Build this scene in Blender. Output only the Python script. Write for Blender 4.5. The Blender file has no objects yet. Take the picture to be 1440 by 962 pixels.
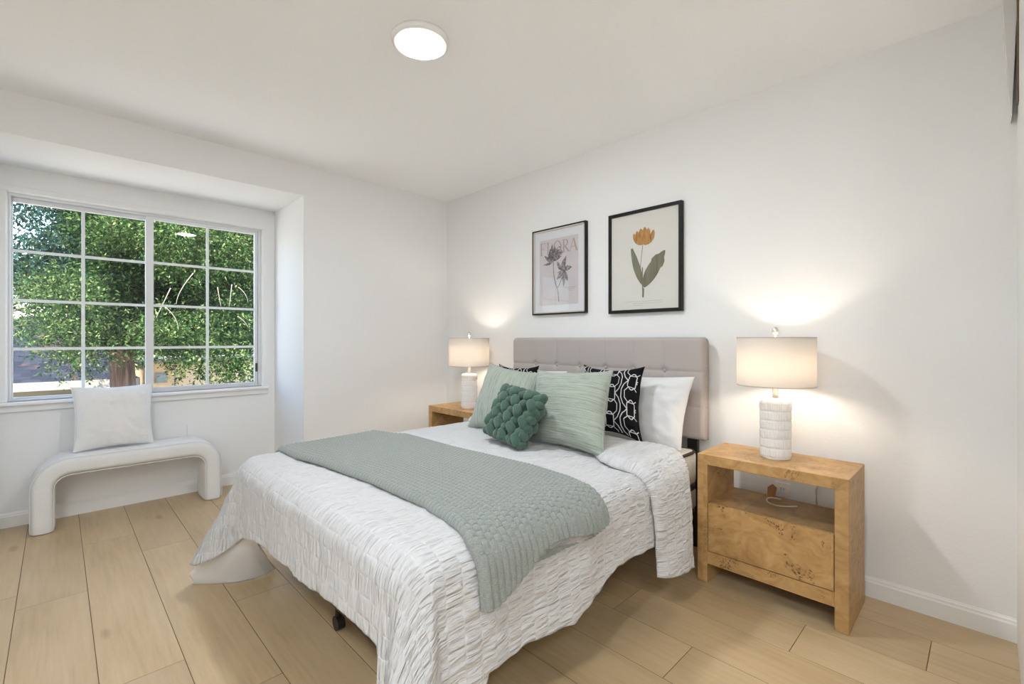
import bpy, bmesh, math, random
import numpy as np
from mathutils import Vector, Matrix, noise as mn
R = math.radians
sc = bpy.context.scene
COL = sc.collection

# ---------------------------------------------------------------- camera
cam_d = bpy.data.cameras.new('camera'); cam = bpy.data.objects.new('camera', cam_d); COL.objects.link(cam)
cam.location = (0, 0, 1.152); cam.rotation_euler = (R(90), 0, R(-44.4))
cam_d.sensor_width = 36; cam_d.lens = 653 / 1440 * 36; cam_d.shift_y = -4 / 1440
cam_d.clip_start = 0.02; cam_d.clip_end = 400
sc.camera = cam
# ---------------------------------------------------------------- exposure
sc.view_settings.view_transform = 'Standard'; sc.view_settings.look = 'None'
sc.view_settings.exposure = 0.30; sc.view_settings.gamma = 1; sc.view_settings.use_curve_mapping = False
sc.cycles.max_bounces = 10; sc.cycles.diffuse_bounces = 6; sc.cycles.transparent_max_bounces = 16
sc.cycles.sample_clamp_indirect = 6
# ---------------------------------------------------------------- world + sun
w = bpy.data.worlds.new('sky'); sc.world = w; w.use_nodes = True
nt = w.node_tree; nt.nodes.clear()
sky = nt.nodes.new('ShaderNodeTexSky'); sky.sky_type = 'NISHITA'; sky.sun_disc = False
sky.sun_elevation = R(48); sky.sun_rotation = R(200); sky.air_density = 1.0; sky.dust_density = 1.0
bg = nt.nodes.new('ShaderNodeBackground'); bg.inputs[1].default_value = 0.85
wo = nt.nodes.new('ShaderNodeOutputWorld')
nt.links.new(sky.outputs[0], bg.inputs[0]); nt.links.new(bg.outputs[0], wo.inputs[0])
SUN = 19.0
sd = bpy.data.lights.new('sun', 'SUN'); sd.energy = SUN; sd.angle = R(0.6); sd.color = (1, .95, .86)
so = bpy.data.objects.new('sun', sd); COL.objects.link(so)
so.rotation_euler = Vector((-0.55, -0.62, 1.0)).to_track_quat('Z', 'Y').to_euler()
LED = 180.0       # radiance of the ceiling discs
LAMP = 4.3        # watts of each table-lamp bulb

# ---------------------------------------------------------------- helpers
def lin(r, g, b):
    f = lambda c: (c / 255 / 12.92) if c / 255 <= .04045 else ((c / 255 + .055) / 1.055) ** 2.4
    return (f(r), f(g), f(b), 1)
class NT:
    def __init__(s, name):
        s.m = bpy.data.materials.new(name); s.m.use_nodes = True
        s.t = s.m.node_tree; s.b = s.t.nodes['Principled BSDF']; s.out = s.t.nodes['Material Output']
    def n(s, typ, **kw):
        nd = s.t.nodes.new('ShaderNode' + typ)
        for k, v in kw.items():
            if k.startswith('i_'):
                key = k[2:]; nd.inputs[int(key) if key.isdigit() else key.replace('_', ' ')].default_value = v
            else: setattr(nd, k, v)
        return nd
    def l(s, a, b): s.t.links.new(a, b)
    def math(s, op, a, b=None, c=None):
        nd = s.n('Math', operation=op)
        for i, v in enumerate((a, b, c)):
            if v is None: continue
            if isinstance(v, (int, float)): nd.inputs[i].default_value = v
            else: s.l(v, nd.inputs[i])
        return nd.outputs[0]
    def ramp(s, fac, stops):
        nd = s.n('ValToRGB'); e = nd.color_ramp.elements
        while len(e) < len(stops): e.new(.5)
        for i, (p, c) in enumerate(stops): e[i].position = p; e[i].color = c
        s.l(fac, nd.inputs[0]); return nd.outputs[0]
    def bump(s, h, dist, strength=1.0):
        nd = s.n('Bump', i_Strength=strength, i_Distance=dist); s.l(h, nd.inputs['Height']); s.l(nd.outputs[0], s.b.inputs['Normal'])
    def noise(s, vec, scale, detail=3, rough=.5):
        nd = s.n('TexNoise', i_Scale=scale, i_Detail=detail, i_Roughness=rough)
        if vec is not None: s.l(vec, nd.inputs['Vector'])
        return nd.outputs['Fac']
    def mapped(s, src, scale=(1, 1, 1), rot=(0, 0, 0), loc=(0, 0, 0)):
        nd = s.n('Mapping'); nd.inputs['Scale'].default_value = scale; nd.inputs['Rotation'].default_value = rot
        nd.inputs['Location'].default_value = loc; s.l(src, nd.inputs['Vector']); return nd.outputs[0]
    def co(s, which): return s.n('TexCoord').outputs[which]
def plain(name, col, rough=.6, metal=0, bump=None, coat=0, sheen=0, spec=.5):
    m = NT(name); m.b.inputs['Base Color'].default_value = col; m.b.inputs['Roughness'].default_value = rough
    m.b.inputs['Metallic'].default_value = metal; m.b.inputs['Specular IOR Level'].default_value = spec
    if coat: m.b.inputs['Coat Weight'].default_value = coat
    if sheen: m.b.inputs['Sheen Weight'].default_value = sheen
    if bump:
        m.bump(m.noise(m.co('Object'), bump[0], 3), bump[1], bump[2] if len(bump) > 2 else 1)
    return m.m

PW = {}   # world position of each parent
def link(o, parent=None, origin=None):
    COL.objects.link(o)
    if parent is not None:
        o.parent = parent; PW[o.name] = PW[parent.name]
    else:
        PW[o.name] = Vector(origin) if origin is not None else Vector((0, 0, 0)); o.location = PW[o.name]
    return o
def mesh(name, V, Fc, mat, parent=None, origin=None, smooth=False, uv=None, mats=None, mi=None):
    V = np.asarray(V, float)
    if parent is not None: org = PW[parent.name]
    elif origin is not None: org = Vector(origin)
    else:
        org = Vector(((V[:, 0].min() + V[:, 0].max()) / 2, (V[:, 1].min() + V[:, 1].max()) / 2, V[:, 2].min()))
    V = V - np.array(org)
    me = bpy.data.meshes.new(name); me.from_pydata(V.tolist(), [], [list(map(int, f)) for f in Fc])
    if uv is not None:
        ul = me.uv_layers.new(name='UVMap'); uv = np.asarray(uv)
        li = np.zeros(len(me.loops), int); me.loops.foreach_get('vertex_index', li)
        ul.data.foreach_set('uv', uv[li].astype(np.float32).ravel())
    for m in (mats or [mat]): me.materials.append(m)
    if mi is not None: me.polygons.foreach_set('material_index', np.asarray(mi, np.int32))
    if smooth: me.polygons.foreach_set('use_smooth', [True] * len(me.polygons))
    me.update()
    return link(bpy.data.objects.new(name, me), parent, org)
def frombm(name, bm, mat, parent=None, smooth=False, origin=None):
    bmesh.ops.recalc_face_normals(bm, faces=bm.faces)
    bm.verts.index_update()
    V = [tuple(v.co) for v in bm.verts]; Fc = [[v.index for v in f.verts] for f in bm.faces]; bm.free()
    return mesh(name, V, Fc, mat, parent, origin, smooth)
def bm_box(bm, x0, x1, y0, y1, z0, z1, bev=0, seg=2):
    r = bmesh.ops.create_cube(bm, size=1)
    for v in r['verts']:
        v.co = Vector(((x0 + x1) / 2 + v.co.x * (x1 - x0), (y0 + y1) / 2 + v.co.y * (y1 - y0), (z0 + z1) / 2 + v.co.z * (z1 - z0)))
    if bev:
        es = list({e for v in r['verts'] for e in v.link_edges})
        bmesh.ops.bevel(bm, geom=es, offset=bev, segments=seg, affect='EDGES', profile=.5)
def box(name, x0, x1, y0, y1, z0, z1, mat, parent=None, bev=0, seg=2, smooth=False):
    bm = bmesh.new(); bm_box(bm, x0, x1, y0, y1, z0, z1, bev, seg); return frombm(name, bm, mat, parent, smooth)
def tube_data(path, rad, seg=10, cap=True, V0=0):
    P = [Vector(p) for p in path]; V = []; Fc = []; n = len(P); up = None
    for i in range(n):
        t = (P[min(i + 1, n - 1)] - P[max(i - 1, 0)]).normalized()
        if up is None: up = t.orthogonal().normalized()
        up = (up - t * up.dot(t)).normalized(); sd_ = t.cross(up)
        r = rad[i] if hasattr(rad, '__len__') else rad
        for k in range(seg):
            a = 2 * math.pi * k / seg; V.append(tuple(P[i] + (up * math.cos(a) + sd_ * math.sin(a)) * r))
    for i in range(n - 1):
        for k in range(seg):
            k2 = (k + 1) % seg
            Fc.append([V0 + i * seg + k, V0 + i * seg + k2, V0 + (i + 1) * seg + k2, V0 + (i + 1) * seg + k])
    if cap:
        Fc.append([V0 + k for k in reversed(range(seg))]); Fc.append([V0 + (n - 1) * seg + k for k in range(seg)])
    return V, Fc
def tubes(name, lst, mat, parent=None, seg=10, origin=None):
    V = []; Fc = []
    for path, rad in lst:
        v, f = tube_data(path, rad, seg, True, len(V)); V += v; Fc += f
    return mesh(name, V, Fc, mat, parent, origin, True)
def lathe(name, prof, cx, cy, mat, parent=None, seg=64, smooth=True, rfun=None, closed=False):
    V = []; Fc = []; n = len(prof)
    for i, (r, z) in enumerate(prof):
        for k in range(seg):
            a = 2 * math.pi * k / seg; rr = r + (rfun(i, k, r, z) if rfun else 0)
            V.append((cx + rr * math.cos(a), cy + rr * math.sin(a), z))
    m = n if closed else n - 1
    for i in range(m):
        j = (i + 1) % n
        for k in range(seg):
            k2 = (k + 1) % seg; Fc.append([i * seg + k, i * seg + k2, j * seg + k2, j * seg + k])
    if not closed:
        if prof[0][0] > 1e-4: Fc.append([k for k in reversed(range(seg))])
        if prof[-1][0] > 1e-4: Fc.append([(n - 1) * seg + k for k in range(seg)])
    return mesh(name, V, Fc, mat, parent, None, smooth)
def gridfaces(nu, nv, off=0, flip=False):
    Fc = []
    for i in range(nu - 1):
        for j in range(nv - 1):
            f = [off + i * nv + j, off + i * nv + j + 1, off + (i + 1) * nv + j + 1, off + (i + 1) * nv + j]
            Fc.append(f[::-1] if flip else f)
    return Fc
def empty(name, loc):
    o = bpy.data.objects.new(name, None); o.empty_display_size = .1; link(o, None, loc); return o
def tag(o, label=None, cat=None, group=None, kind=None):
    if label: o['label'] = label
    if cat: o['category'] = cat
    if group: o['group'] = group
    if kind: o['kind'] = kind
    return o
def struct(o): o['kind'] = 'structure'; return o
def copy_tree(o, parent=None):
    c = o.copy(); COL.objects.link(c)
    if parent is not None: c.parent = parent
    for ch in list(o.children): copy_tree(ch, c)
    return c
def smoothstep(a, b, x):
    t = np.clip((x - a) / (b - a), 0, 1); return t * t * (3 - 2 * t)

# ---------------------------------------------------------------- materials
def wallmat(name, col, sc_=90, d=.0012):
    m = NT(name); m.b.inputs['Base Color'].default_value = col; m.b.inputs['Roughness'].default_value = .75
    m.b.inputs['Specular IOR Level'].default_value = .25
    m.bump(m.noise(m.co('Object'), sc_, 2, .5), d, .5); return m.m
M_wall = wallmat('wall_paint', (.835, .838, .838, 1)); M_wallin = wallmat('alcove_paint', (.85, .85, .848, 1))
M_ceil = wallmat('ceiling_paint', (.93, .945, .965, 1), 60)
M_trim = plain('trim_paint', (.84, .84, .83, 1), .4)
M_alu = plain('window_frame_metal', (.70, .71, .72, 1), .4, .2)
M_dark = plain('dark_latch', (.05, .045, .05, 1), .4)
M_black = plain('black_metal', (.012, .012, .012, 1), .45)
M_frame = plain('black_frame_wood', (.012, .010, .008, 1), .5, spec=.25)
M_white = plain('white_satin', (.86, .85, .83, 1), .35)
M_chrome = plain('brushed_nickel', (.68, .66, .62, 1), .3, 1)

def floormat():
    m = NT('oak_planks'); co = m.co('Object'); g = m.n('NewGeometry')
    rnd = g.outputs['Random Per Island']
    off = m.n('CombineXYZ'); m.l(m.math('MULTIPLY', rnd, 37.0), off.inputs[0]); m.l(m.math('MULTIPLY', rnd, 91.0), off.inputs[1])
    va = m.n('VectorMath', operation='ADD'); m.l(co, va.inputs[0]); m.l(off.outputs[0], va.inputs[1]); p = va.outputs[0]
    grain = m.noise(m.mapped(p, (34, 2.2, 1)), 1.6, 5, .65)
    broad = m.noise(m.mapped(p, (4.5, 1.1, 1)), 1.1, 3, .55)
    mixg = m.math('ADD', m.math('MULTIPLY', grain, .45), m.math('MULTIPLY', broad, .55))
    c = m.ramp(mixg, [(.30, (.41, .295, .165, 1)), (.5, (.53, .39, .225, 1)), (.72, (.61, .47, .295, 1))])
    hsv = m.n('HueSaturation'); m.l(c, hsv.inputs['Color'])
    m.l(m.math('ADD', m.math('MULTIPLY', rnd, .16), .92), hsv.inputs['Value'])
    vor = m.n('TexVoronoi', i_Scale=1.0); m.l(m.mapped(p, (4.2, 1.5, 1)), vor.inputs['Vector'])
    kn = m.ramp(vor.outputs['Distance'], [(.0, (1, 1, 1, 1)), (.055, (.7, .7, .7, 1)), (.10, (0, 0, 0, 1))])
    mx = m.n('MixRGB', blend_type='MULTIPLY'); m.l(m.math('MULTIPLY', kn, .55), mx.inputs[0]); m.l(hsv.outputs[0], mx.inputs[1])
    mx.inputs[2].default_value = (.42, .3, .2, 1); m.l(mx.outputs[0], m.b.inputs['Base Color'])
    m.b.inputs['Roughness'].default_value = .36; m.b.inputs['Specular IOR Level'].default_value = .5
    m.bump(grain, .0004, .5); return m.m
M_floor = floormat(); M_groove = plain('plank_groove', (.13, .09, .05, 1), .8)

def burl(name, seed, tone=1.0, spots=1.0, stripes=True):
    m = NT(name); co = m.co('Object'); p = m.mapped(co, (1, 1, 1), (0, 0, 0), (seed * 3.1, seed * 1.7, seed * .9))
    rnd = None
    if stripes:
        sx = m.n('SeparateXYZ'); m.l(co, sx.inputs[0])
        cell = m.math('FLOOR', m.math('DIVIDE', m.math('ADD', sx.outputs[1], 5.0), .17))
        wn = m.n('TexWhiteNoise', noise_dimensions='1D'); m.l(m.math('ADD', cell, seed), wn.inputs['W']); rnd = wn.outputs['Value']
        cb = m.n('CombineXYZ'); m.l(m.math('MULTIPLY', rnd, 13.0), cb.inputs[2]); va = m.n('VectorMath', operation='ADD')
        m.l(p, va.inputs[0]); m.l(cb.outputs[0], va.inputs[1]); p = va.outputs[0]
    warp = m.n('TexNoise', i_Scale=5.0, i_Detail=3.0); m.l(p, warp.inputs['Vector'])
    wm = m.n('VectorMath', operation='MULTIPLY_ADD'); m.l(warp.outputs['Color'], wm.inputs[0]); wm.inputs[1].default_value = (.25, .25, .25); m.l(p, wm.inputs[2])
    g = m.noise(m.mapped(wm.outputs[0], (14, 9, 26), (.3, .2, 0)), 1.2, 5, .6)
    c = m.ramp(g, [(.28, (.36 * tone, .195 * tone, .072 * tone, 1)), (.5, (.48 * tone, .285 * tone, .115 * tone, 1)), (.75, (.58 * tone, .37 * tone, .165 * tone, 1))])
    hs = m.n('HueSaturation'); m.l(c, hs.inputs['Color'])
    if rnd is not None: m.l(m.math('ADD', m.math('MULTIPLY', rnd, .34), .82), hs.inputs['Value'])
    v = m.n('TexVoronoi', i_Scale=85.0); m.l(wm.outputs[0], v.inputs['Vector'])
    dots = m.ramp(v.outputs['Distance'], [(.22, (1, 1, 1, 1)), (.55, (0, 0, 0, 1))])
    area = m.ramp(m.noise(p, 8.5, 2, .5), [(.565, (0, 0, 0, 1)), (.63, (1, 1, 1, 1))])
    f = m.math('MULTIPLY', m.math('MULTIPLY', dots, area), .9 * spots)
    mx = m.n('MixRGB'); m.l(f, mx.inputs[0]); m.l(hs.outputs[0], mx.inputs[1]); mx.inputs[2].default_value = (.075, .032, .012, 1)
    m.l(mx.outputs[0], m.b.inputs['Base Color']); m.b.inputs['Roughness'].default_value = .42; m.b.inputs['Specular IOR Level'].default_value = .35
    m.bump(g, .0004, .5); return m.m
M_burl = burl('burl_wood', 1, 1.0, .55); M_burl2 = burl('burl_wood_front', 4.3, 1.05); M_burl_shaded = burl('burl_wood_shaded', 2.2, .68, .1)  # last one is a darker copy, shade inside the nightstand painted into the wood

def duvetmat():
    m = NT('seersucker_cotton'); uv = m.n('UVMap').outputs[0]
    sx = m.n('SeparateXYZ'); m.l(uv, sx.inputs[0]); s, t = sx.outputs[0], sx.outputs[1]
    band = m.math('DIVIDE', s, .052); fl = m.math('FLOOR', band); fr = m.math('SUBTRACT', band, fl)
    tri = m.math('MULTIPLY', m.math('ABSOLUTE', m.math('SUBTRACT', fr, .5)), 2.0)      # 1 on the seam
    puff = m.math('SUBTRACT', 1.0, m.math('POWER', tri, 5.0))
    wv = m.n('CombineXYZ'); m.l(m.math('MULTIPLY', s, 10.0), wv.inputs[0])
    m.l(m.math('MULTIPLY', t, 78.0), wv.inputs[1]); m.l(m.math('MULTIPLY', fl, .55), wv.inputs[2])
    n1 = m.n('TexNoise', i_Scale=1.0, i_Detail=2.0, i_Roughness=.55, i_Distortion=.5); m.l(wv.outputs[0], n1.inputs['Vector'])
    n2 = m.noise(m.mapped(uv, (12, 26, 1)), 1.0, 2, .5)
    h = m.math('SUBTRACT', m.math('ADD', m.math('MULTIPLY', m.math('MULTIPLY', m.math('SUBTRACT', n1.outputs[0], .5), puff), 1.5), m.math('MULTIPLY', n2, 1.1)), m.math('MULTIPLY', m.math('POWER', tri, 7.0), .09))
    m.b.inputs['Base Color'].default_value = (.60, .60, .61, 1); m.b.inputs['Roughness'].default_value = .85
    m.b.inputs['Sheen Weight'].default_value = .15; m.b.inputs['Specular IOR Level'].default_value = .2
    m.bump(h, .013, 1.0); return m.m
M_duvet = duvetmat()
M_sheet = plain('white_sheet', (.72, .72, .725, 1), .85, bump=(18, .008, .5), spec=.2)
M_lining = plain('duvet_lining_cloth', (.77, .78, .80, 1), .8, bump=(9, .01, .5), spec=.2)
M_mattress = plain('mattress_ticking', (.76, .74, .70, 1), .8, bump=(60, .002), spec=.2)
M_brownpiping = plain('brown_piping', (.06, .035, .03, 1), .7)
def knitmat():
    m = NT('knitted_wool'); uv = m.n('UVMap').outputs[0]
    g = m.noise(m.mapped(uv, (400, 400, 1)), 1, 2)
    c = m.ramp(g, [(.3, (.21, .234, .218, 1)), (.7, (.305, .326, .305, 1))]); m.l(c, m.b.inputs['Base Color'])
    m.b.inputs['Roughness'].default_value = .9; m.b.inputs['Sheen Weight'].default_value = .3; m.b.inputs['Specular IOR Level'].default_value = .15
    m.bump(g, .002, .6); return m.m
M_knit = knitmat()
def sagemat(name, vertical):
    m = NT(name); uv = m.n('UVMap').outputs[0]
    sc3 = ((105, 5, 1) if vertical else (5, 105, 1))
    n1 = m.n('TexNoise', i_Scale=1.0, i_Detail=3.0, i_Roughness=.5, i_Distortion=.2); m.l(m.mapped(uv, sc3), n1.inputs['Vector'])
    n2 = m.noise(m.mapped(uv, ((240, 30, 1) if vertical else (30, 240, 1))), 1, 2)
    h = m.math('ADD', n1.outputs[0], m.math('MULTIPLY', n2, .35))
    c = m.ramp(h, [(.42, (.235, .268, .225, 1)), (.66, (.325, .362, .31, 1)), (.95, (.41, .445, .385, 1))]); m.l(c, m.b.inputs['Base Color'])
    m.b.inputs['Roughness'].default_value = .9; m.b.inputs['Sheen Weight'].default_value = .25; m.b.inputs['Specular IOR Level'].default_value = .15
    m.bump(h, .008, .9); return m.m
M_sageR = sagemat('sage_ribbed_cloth', False); M_sageL = sagemat('sage_ribbed_cloth_upright', True)
M_velvet = plain('green_velvet', (.060, .115, .085, 1), .85, bump=(300, .001), sheen=.3, spec=.15)
M_blackcloth = plain('black_cloth', (.006, .006, .007, 1), .9, bump=(200, .001), spec=.15)
M_stitch = plain('white_embroidery', (.62, .60, .60, 1), .8, spec=.15)
M_linen = NT('headboard_linen')
_c = M_linen.co('Object'); _n = M_linen.noise(M_linen.mapped(_c, (1, 320, 320)), 1, 2)
M_linen.l(M_linen.ramp(_n, [(.3, (.40, .355, .335, 1)), (.7, (.50, .45, .43, 1))]), M_linen.b.inputs['Base Color'])
M_linen.b.inputs['Roughness'].default_value = .9; M_linen.b.inputs['Specular IOR Level'].default_value = .15; M_linen.bump(_n, .0008, .6); M_linen = M_linen.m
M_boucle = plain('white_boucle', (.80, .80, .795, 1), .95, bump=(170, .004, .8), sheen=.2, spec=.1)
M_ceramic = plain('white_ceramic', (.80, .79, .78, 1), .35)
def shademat():
    m = NT('lamp_shade_linen'); t = m.n('BsdfTranslucent'); t.inputs[0].default_value = (.86, .80, .73, 1)
    d = m.n('BsdfDiffuse'); d.inputs[0].default_value = (.80, .77, .73, 1); mx = m.n('MixShader'); mx.inputs[0].default_value = .32
    m.l(d.outputs[0], mx.inputs[1]); m.l(t.outputs[0], mx.inputs[2]); m.l(mx.outputs[0], m.out.inputs[0]); return m.m
M_shade = shademat()
def emis(name, col, s):
    m = NT(name); e = m.n('Emission', i_Strength=s); e.inputs[0].default_value = col; m.l(e.outputs[0], m.out.inputs[0]); return m.m
M_led = emis('led_diffuser', (.90, .955, 1, 1), LED); M_fill = emis('added_fill_diffuser', (.89, .95, 1, 1), LED * 1.5)
M_bulb = emis('warm_bulb', (1, .78, .55, 1), 12)
def glass(name, tint=(1, 1, 1, 1), refl=1.0):
    m = NT(name); t = m.n('BsdfTransparent'); t.inputs[0].default_value = tint; g = m.n('BsdfGlossy'); g.inputs['Roughness'].default_value = .0
    ge = m.n('NewGeometry'); dt = m.n('VectorMath', operation='DOT_PRODUCT'); m.l(ge.outputs['Normal'], dt.inputs[0]); m.l(ge.outputs['Incoming'], dt.inputs[1])
    k = m.math('SUBTRACT', 1.0, m.math('ABSOLUTE', dt.outputs['Value']))
    fr = m.math('ADD', .05, m.math('MULTIPLY', m.math('POWER', k, 5.0), .9)); mx = m.n('MixShader'); m.l(m.math('MULTIPLY', fr, refl), mx.inputs[0])
    m.l(t.outputs[0], mx.inputs[1]); m.l(g.outputs[0], mx.inputs[2]); m.l(mx.outputs[0], m.out.inputs[0]); return m.m
M_glass = glass('window_glass', (.96, .98, .98, 1), 1.0); M_picglass = glass('picture_glass', (1, 1, 1, 1), .5)

# ================================================================ ROOM SHELL
XW, YW, YA, YR, H = 2.607, 3.543, 4.19, -.082, 2.44
XL, YB = -1.5, -1.9           # far side and back of the room, behind the camera
AX0, AX1, AZ = -.33, 1.306, 2.218   # alcove
WX0, WX1, WZ0, WZ1 = -.222, 1.212, .765, 2.06  # window opening
def multi(name, boxes, mat, bev=0):
    bm = bmesh.new()
    for b in boxes: bm_box(bm, *b, bev)
    return struct(frombm(name, bm, mat))
# floor planks
cols = {-1: 2.88, 0: 2.017, 1: 1.70, 2: 2.305, 6: .77, 7: 1.115, 8: .509, 9: .146, 10: -.085}
V = []; Fc = []; PL, G = 1.51, .0011
random.seed(3)
for k in range(-8, 11):
    x0, x1 = .1 + .2285 * k, .1 + .2285 * (k + 1); j = cols.get(k, random.random() * 1.5)
    i0 = math.floor((YB - j) / PL)
    for i in range(i0, i0 + 6):
        y0, y1 = max(j + i * PL, YB), min(j + (i + 1) * PL, YA)
        if k >= 6 and False: pass
        if y1 - y0 < .01: continue
        a0, a1 = max(x0, XL), min(x1, XW)
        c = 0.0009; n = len(V)
        for (xx, yy, zz) in ((a0 + G, y0 + G, -c), (a1 - G, y0 + G, -c), (a1 - G, y1 - G, -c), (a0 + G, y1 - G, -c),
                             (a0 + G + c, y0 + G + c, 0), (a1 - G - c, y0 + G + c, 0), (a1 - G - c, y1 - G - c, 0), (a0 + G + c, y1 - G - c, 0)):
            V.append((xx, yy, zz))
        Fc += [[n + 4, n + 5, n + 6, n + 7], [n, n + 1, n + 5, n + 4], [n + 1, n + 2, n + 6, n + 5], [n + 2, n + 3, n + 7, n + 6], [n + 3, n, n + 4, n + 7]]
mi = [0] * len(Fc); n = len(V)
V += [(XL, YB, -.0016), (XW, YB, -.0016), (XW, YA, -.0016), (XL, YA, -.0016), (XL, YB, -.1), (XW, YB, -.1), (XW, YA, -.1), (XL, YA, -.1)]
Fc += [[n, n + 1, n + 2, n + 3], [n + 7, n + 6, n + 5, n + 4], [n, n + 4, n + 5, n + 1], [n + 1, n + 5, n + 6, n + 2], [n + 2, n + 6, n + 7, n + 3], [n + 3, n + 7, n + 4, n]]; mi += [1] * 6
struct(mesh('floor', V, Fc, None, origin=(0, 0, 0), mats=[M_floor, M_groove], mi=mi))
multi('ceiling', [(XL - .1, XW + .1, YB - .1, YW + .1, H, H + .1)], M_ceil)
multi('wall_headboard', [(XW, XW + .1, YR, YW + .1, 0, H)], M_wall)
multi('wall_window', [(XL - .1, AX0, YW, YA + .1, 0, H), (AX1, XW + .1, YW, YA + .1, 0, H), (AX0, AX1, YW, YA + .1, AZ, H)], M_wall)
multi('wall_alcove', [(AX0, WX0, YA, YA + .12, 0, AZ), (WX1, AX1, YA, YA + .12, 0, AZ), (WX0, WX1, YA, YA + .12, 0, WZ0), (WX0, WX1, YA, YA + .12, WZ1, AZ)], M_wallin)
multi('wall_right', [(1.55, XW + .1, YR - .12, YR, 0, H)], M_wallin)
multi('wall_back', [(XL - .1, XW + .1, YB - .1, YB, 0, H), (XW, XW + .1, YB, YR - .12, 0, H)], M_wall)
multi('wall_left', [(XL - .1, XL, YB, YW, 0, H)], M_wall)
def baseboard(name, pts, hgt=.088, th=.014):
    bm = bmesh.new()
    prof = [(0, 0), (th, 0), (th, hgt - .022), (th - .003, hgt - .016), (th - .004, hgt - .008), (th - .009, hgt - .003), (th - .010, hgt), (0, hgt)]
    for (ax, ay, bx_, by, nx, ny) in pts:
        A = [bm.verts.new((ax + nx * d, ay + ny * d, z)) for d, z in prof]; B = [bm.verts.new((bx_ + nx * d, by + ny * d, z)) for d, z in prof]
        n = len(prof)
        for i in range(n): bm.faces.new((A[i], A[(i + 1) % n], B[(i + 1) % n], B[i]))
        bm.faces.new(A); bm.faces.new(B[::-1])
    return struct(frombm(name, bm, M_trim))
baseboard('baseboard_headboard', [(XW, YR, XW, YW, -1, 0)])
baseboard('baseboard_window', [(AX1 - .0, YW, XW, YW, 0, -1), (XL, YW, AX0, YW, 0, -1)])
baseboard('baseboard_alcove', [(AX0, YA, AX1, YA, 0, -1), (AX1, YW, AX1, YA, -1, 0)])
# header of the closet at the right edge of the view
bm = bmesh.new()
def prism(bm, pts, dx):
    A = [bm.verts.new(p) for p in pts]; B = [bm.verts.new((p[0] + dx, p[1], p[2])) for p in pts]; n = len(pts)
    for i in range(n): bm.faces.new((A[i], A[(i + 1) % n], B[(i + 1) % n], B[i]))
    bm.faces.new(A[::-1]); bm.faces.new(B)
prism(bm, [(2.50, -.081, H), (2.50, -.041, H), (2.50, -.063, 1.975), (2.50, -.066, 1.975)], .107)
struct(frombm('trim_1', bm, M_trim))
bm = bmesh.new(); prism(bm, [(2.44, -.0815, H), (2.44, -.081 + .004, H), (2.44, -.0775, 2.0), (2.44, -.0815, 2.0)], .05)
struct(frombm('trim_2', bm, plain('brown_track', (.16, .11, .06, 1), .6)))

# window
def window():
    root = empty('window_1', ((WX0 + WX1) / 2, YA + .06, WZ0)); struct(root)
    y0, y1 = YA + .02, YA + .09
    bm = bmesh.new()     # outer frame
    for b in [(WX0 + .004, WX0 + .018, y0, y1, WZ0 + .012, WZ1 - .02), (WX1 - .026, WX1 - .004, y0, y1, WZ0 + .012, WZ1 - .02), (WX0 + .004, WX1 - .004, y0, y1, WZ0, WZ0 + .012), (WX0 + .004, WX1 - .004, y0, y1, WZ1 - .02, WZ1 - .004)]:
        bm_box(bm, *b, .002)
    frombm('window_frame', bm, M_alu, root)
    bm = bmesh.new()     # painted casing round the opening
    for b in [(WX0 - .03, WX0, YA - .014, YA, WZ0, WZ1), (WX1, WX1 + .03, YA - .014, YA, WZ0, WZ1), (WX0 - .03, WX1 + .03, YA - .014, YA, WZ1, WZ1 + .035),
              (WX0 - .004, WX0 + .004, YA - .002, y1, WZ0, WZ1 - .005), (WX1 - .004, WX1 + .004, YA - .002, y1, WZ0, WZ1 - .005), (WX0 - .002, WX1 + .002, YA - .001, y1, WZ1 - .004, WZ1 + .004)]:
        bm_box(bm, *b, .003)
    frombm('window_casing', bm, M_trim, root)
    for (sx0, sx1, yo) in ((WX0 + .018, .498, .0), (.452, WX1 - .03, .026)):
        sash_y0, sash_y1 = YA + .025 + (0 if yo else .03), YA + .05 + (0 if yo else .03)
        z0, z1 = WZ0 + .012, WZ1 - .02
        st = .018 if not yo else .046
        if yo: l, r = .046, .022
        else: l, r = .006, .03
        bm = bmesh.new()
        for b in [(sx0, sx0 + l, sash_y0, sash_y1, z0, z1), (sx1 - r, sx1, sash_y0, sash_y1, z0, z1), (sx0 + l, sx1 - r, sash_y0, sash_y1, z0, z0 + (.024 if yo else .01)), (sx0 + l, sx1 - r, sash_y0, sash_y1, z1 - (.026 if yo else .03), z1)]:
            bm_box(bm, *b, .002)
        s_ = frombm('sash', bm, M_alu, root)
        gy = (sash_y0 + sash_y1) / 2
        mesh('pane', [(sx0, gy, z0), (sx1, gy, z0), (sx1, gy, z1), (sx0, gy, z1)], [[0, 1, 2, 3]], M_glass, s_)
        bm = bmesh.new()
        xm = .125 if not yo else .834
        bm_box(bm, xm - .009, xm + .009, gy + .004, gy + .012, z0, z1, .001)
        for zm in (1.09, 1.397, 1.708): bm_box(bm, sx0, sx1, gy + .005, gy + .011, zm - .009, zm + .009, .001)
        frombm('muntin_grid', bm, M_trim, s_)
        if yo: box('latch', sx1 - .016, sx1 - .002, sash_y0 - .012, sash_y0, .885, .955, M_dark, s_, .002)
    bm = bmesh.new()
    bm_box(bm, WX0 - .06, WX1 + .04, YA - .045, YA + .03, WZ0 - .022, WZ0, .006)
    bm_box(bm, WX0 - .06, WX1 + .035, YA - .02, YA, WZ0 - .062, WZ0 - .02, .004)
    frombm('window_sill', bm, M_trim, root)
window()

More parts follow.
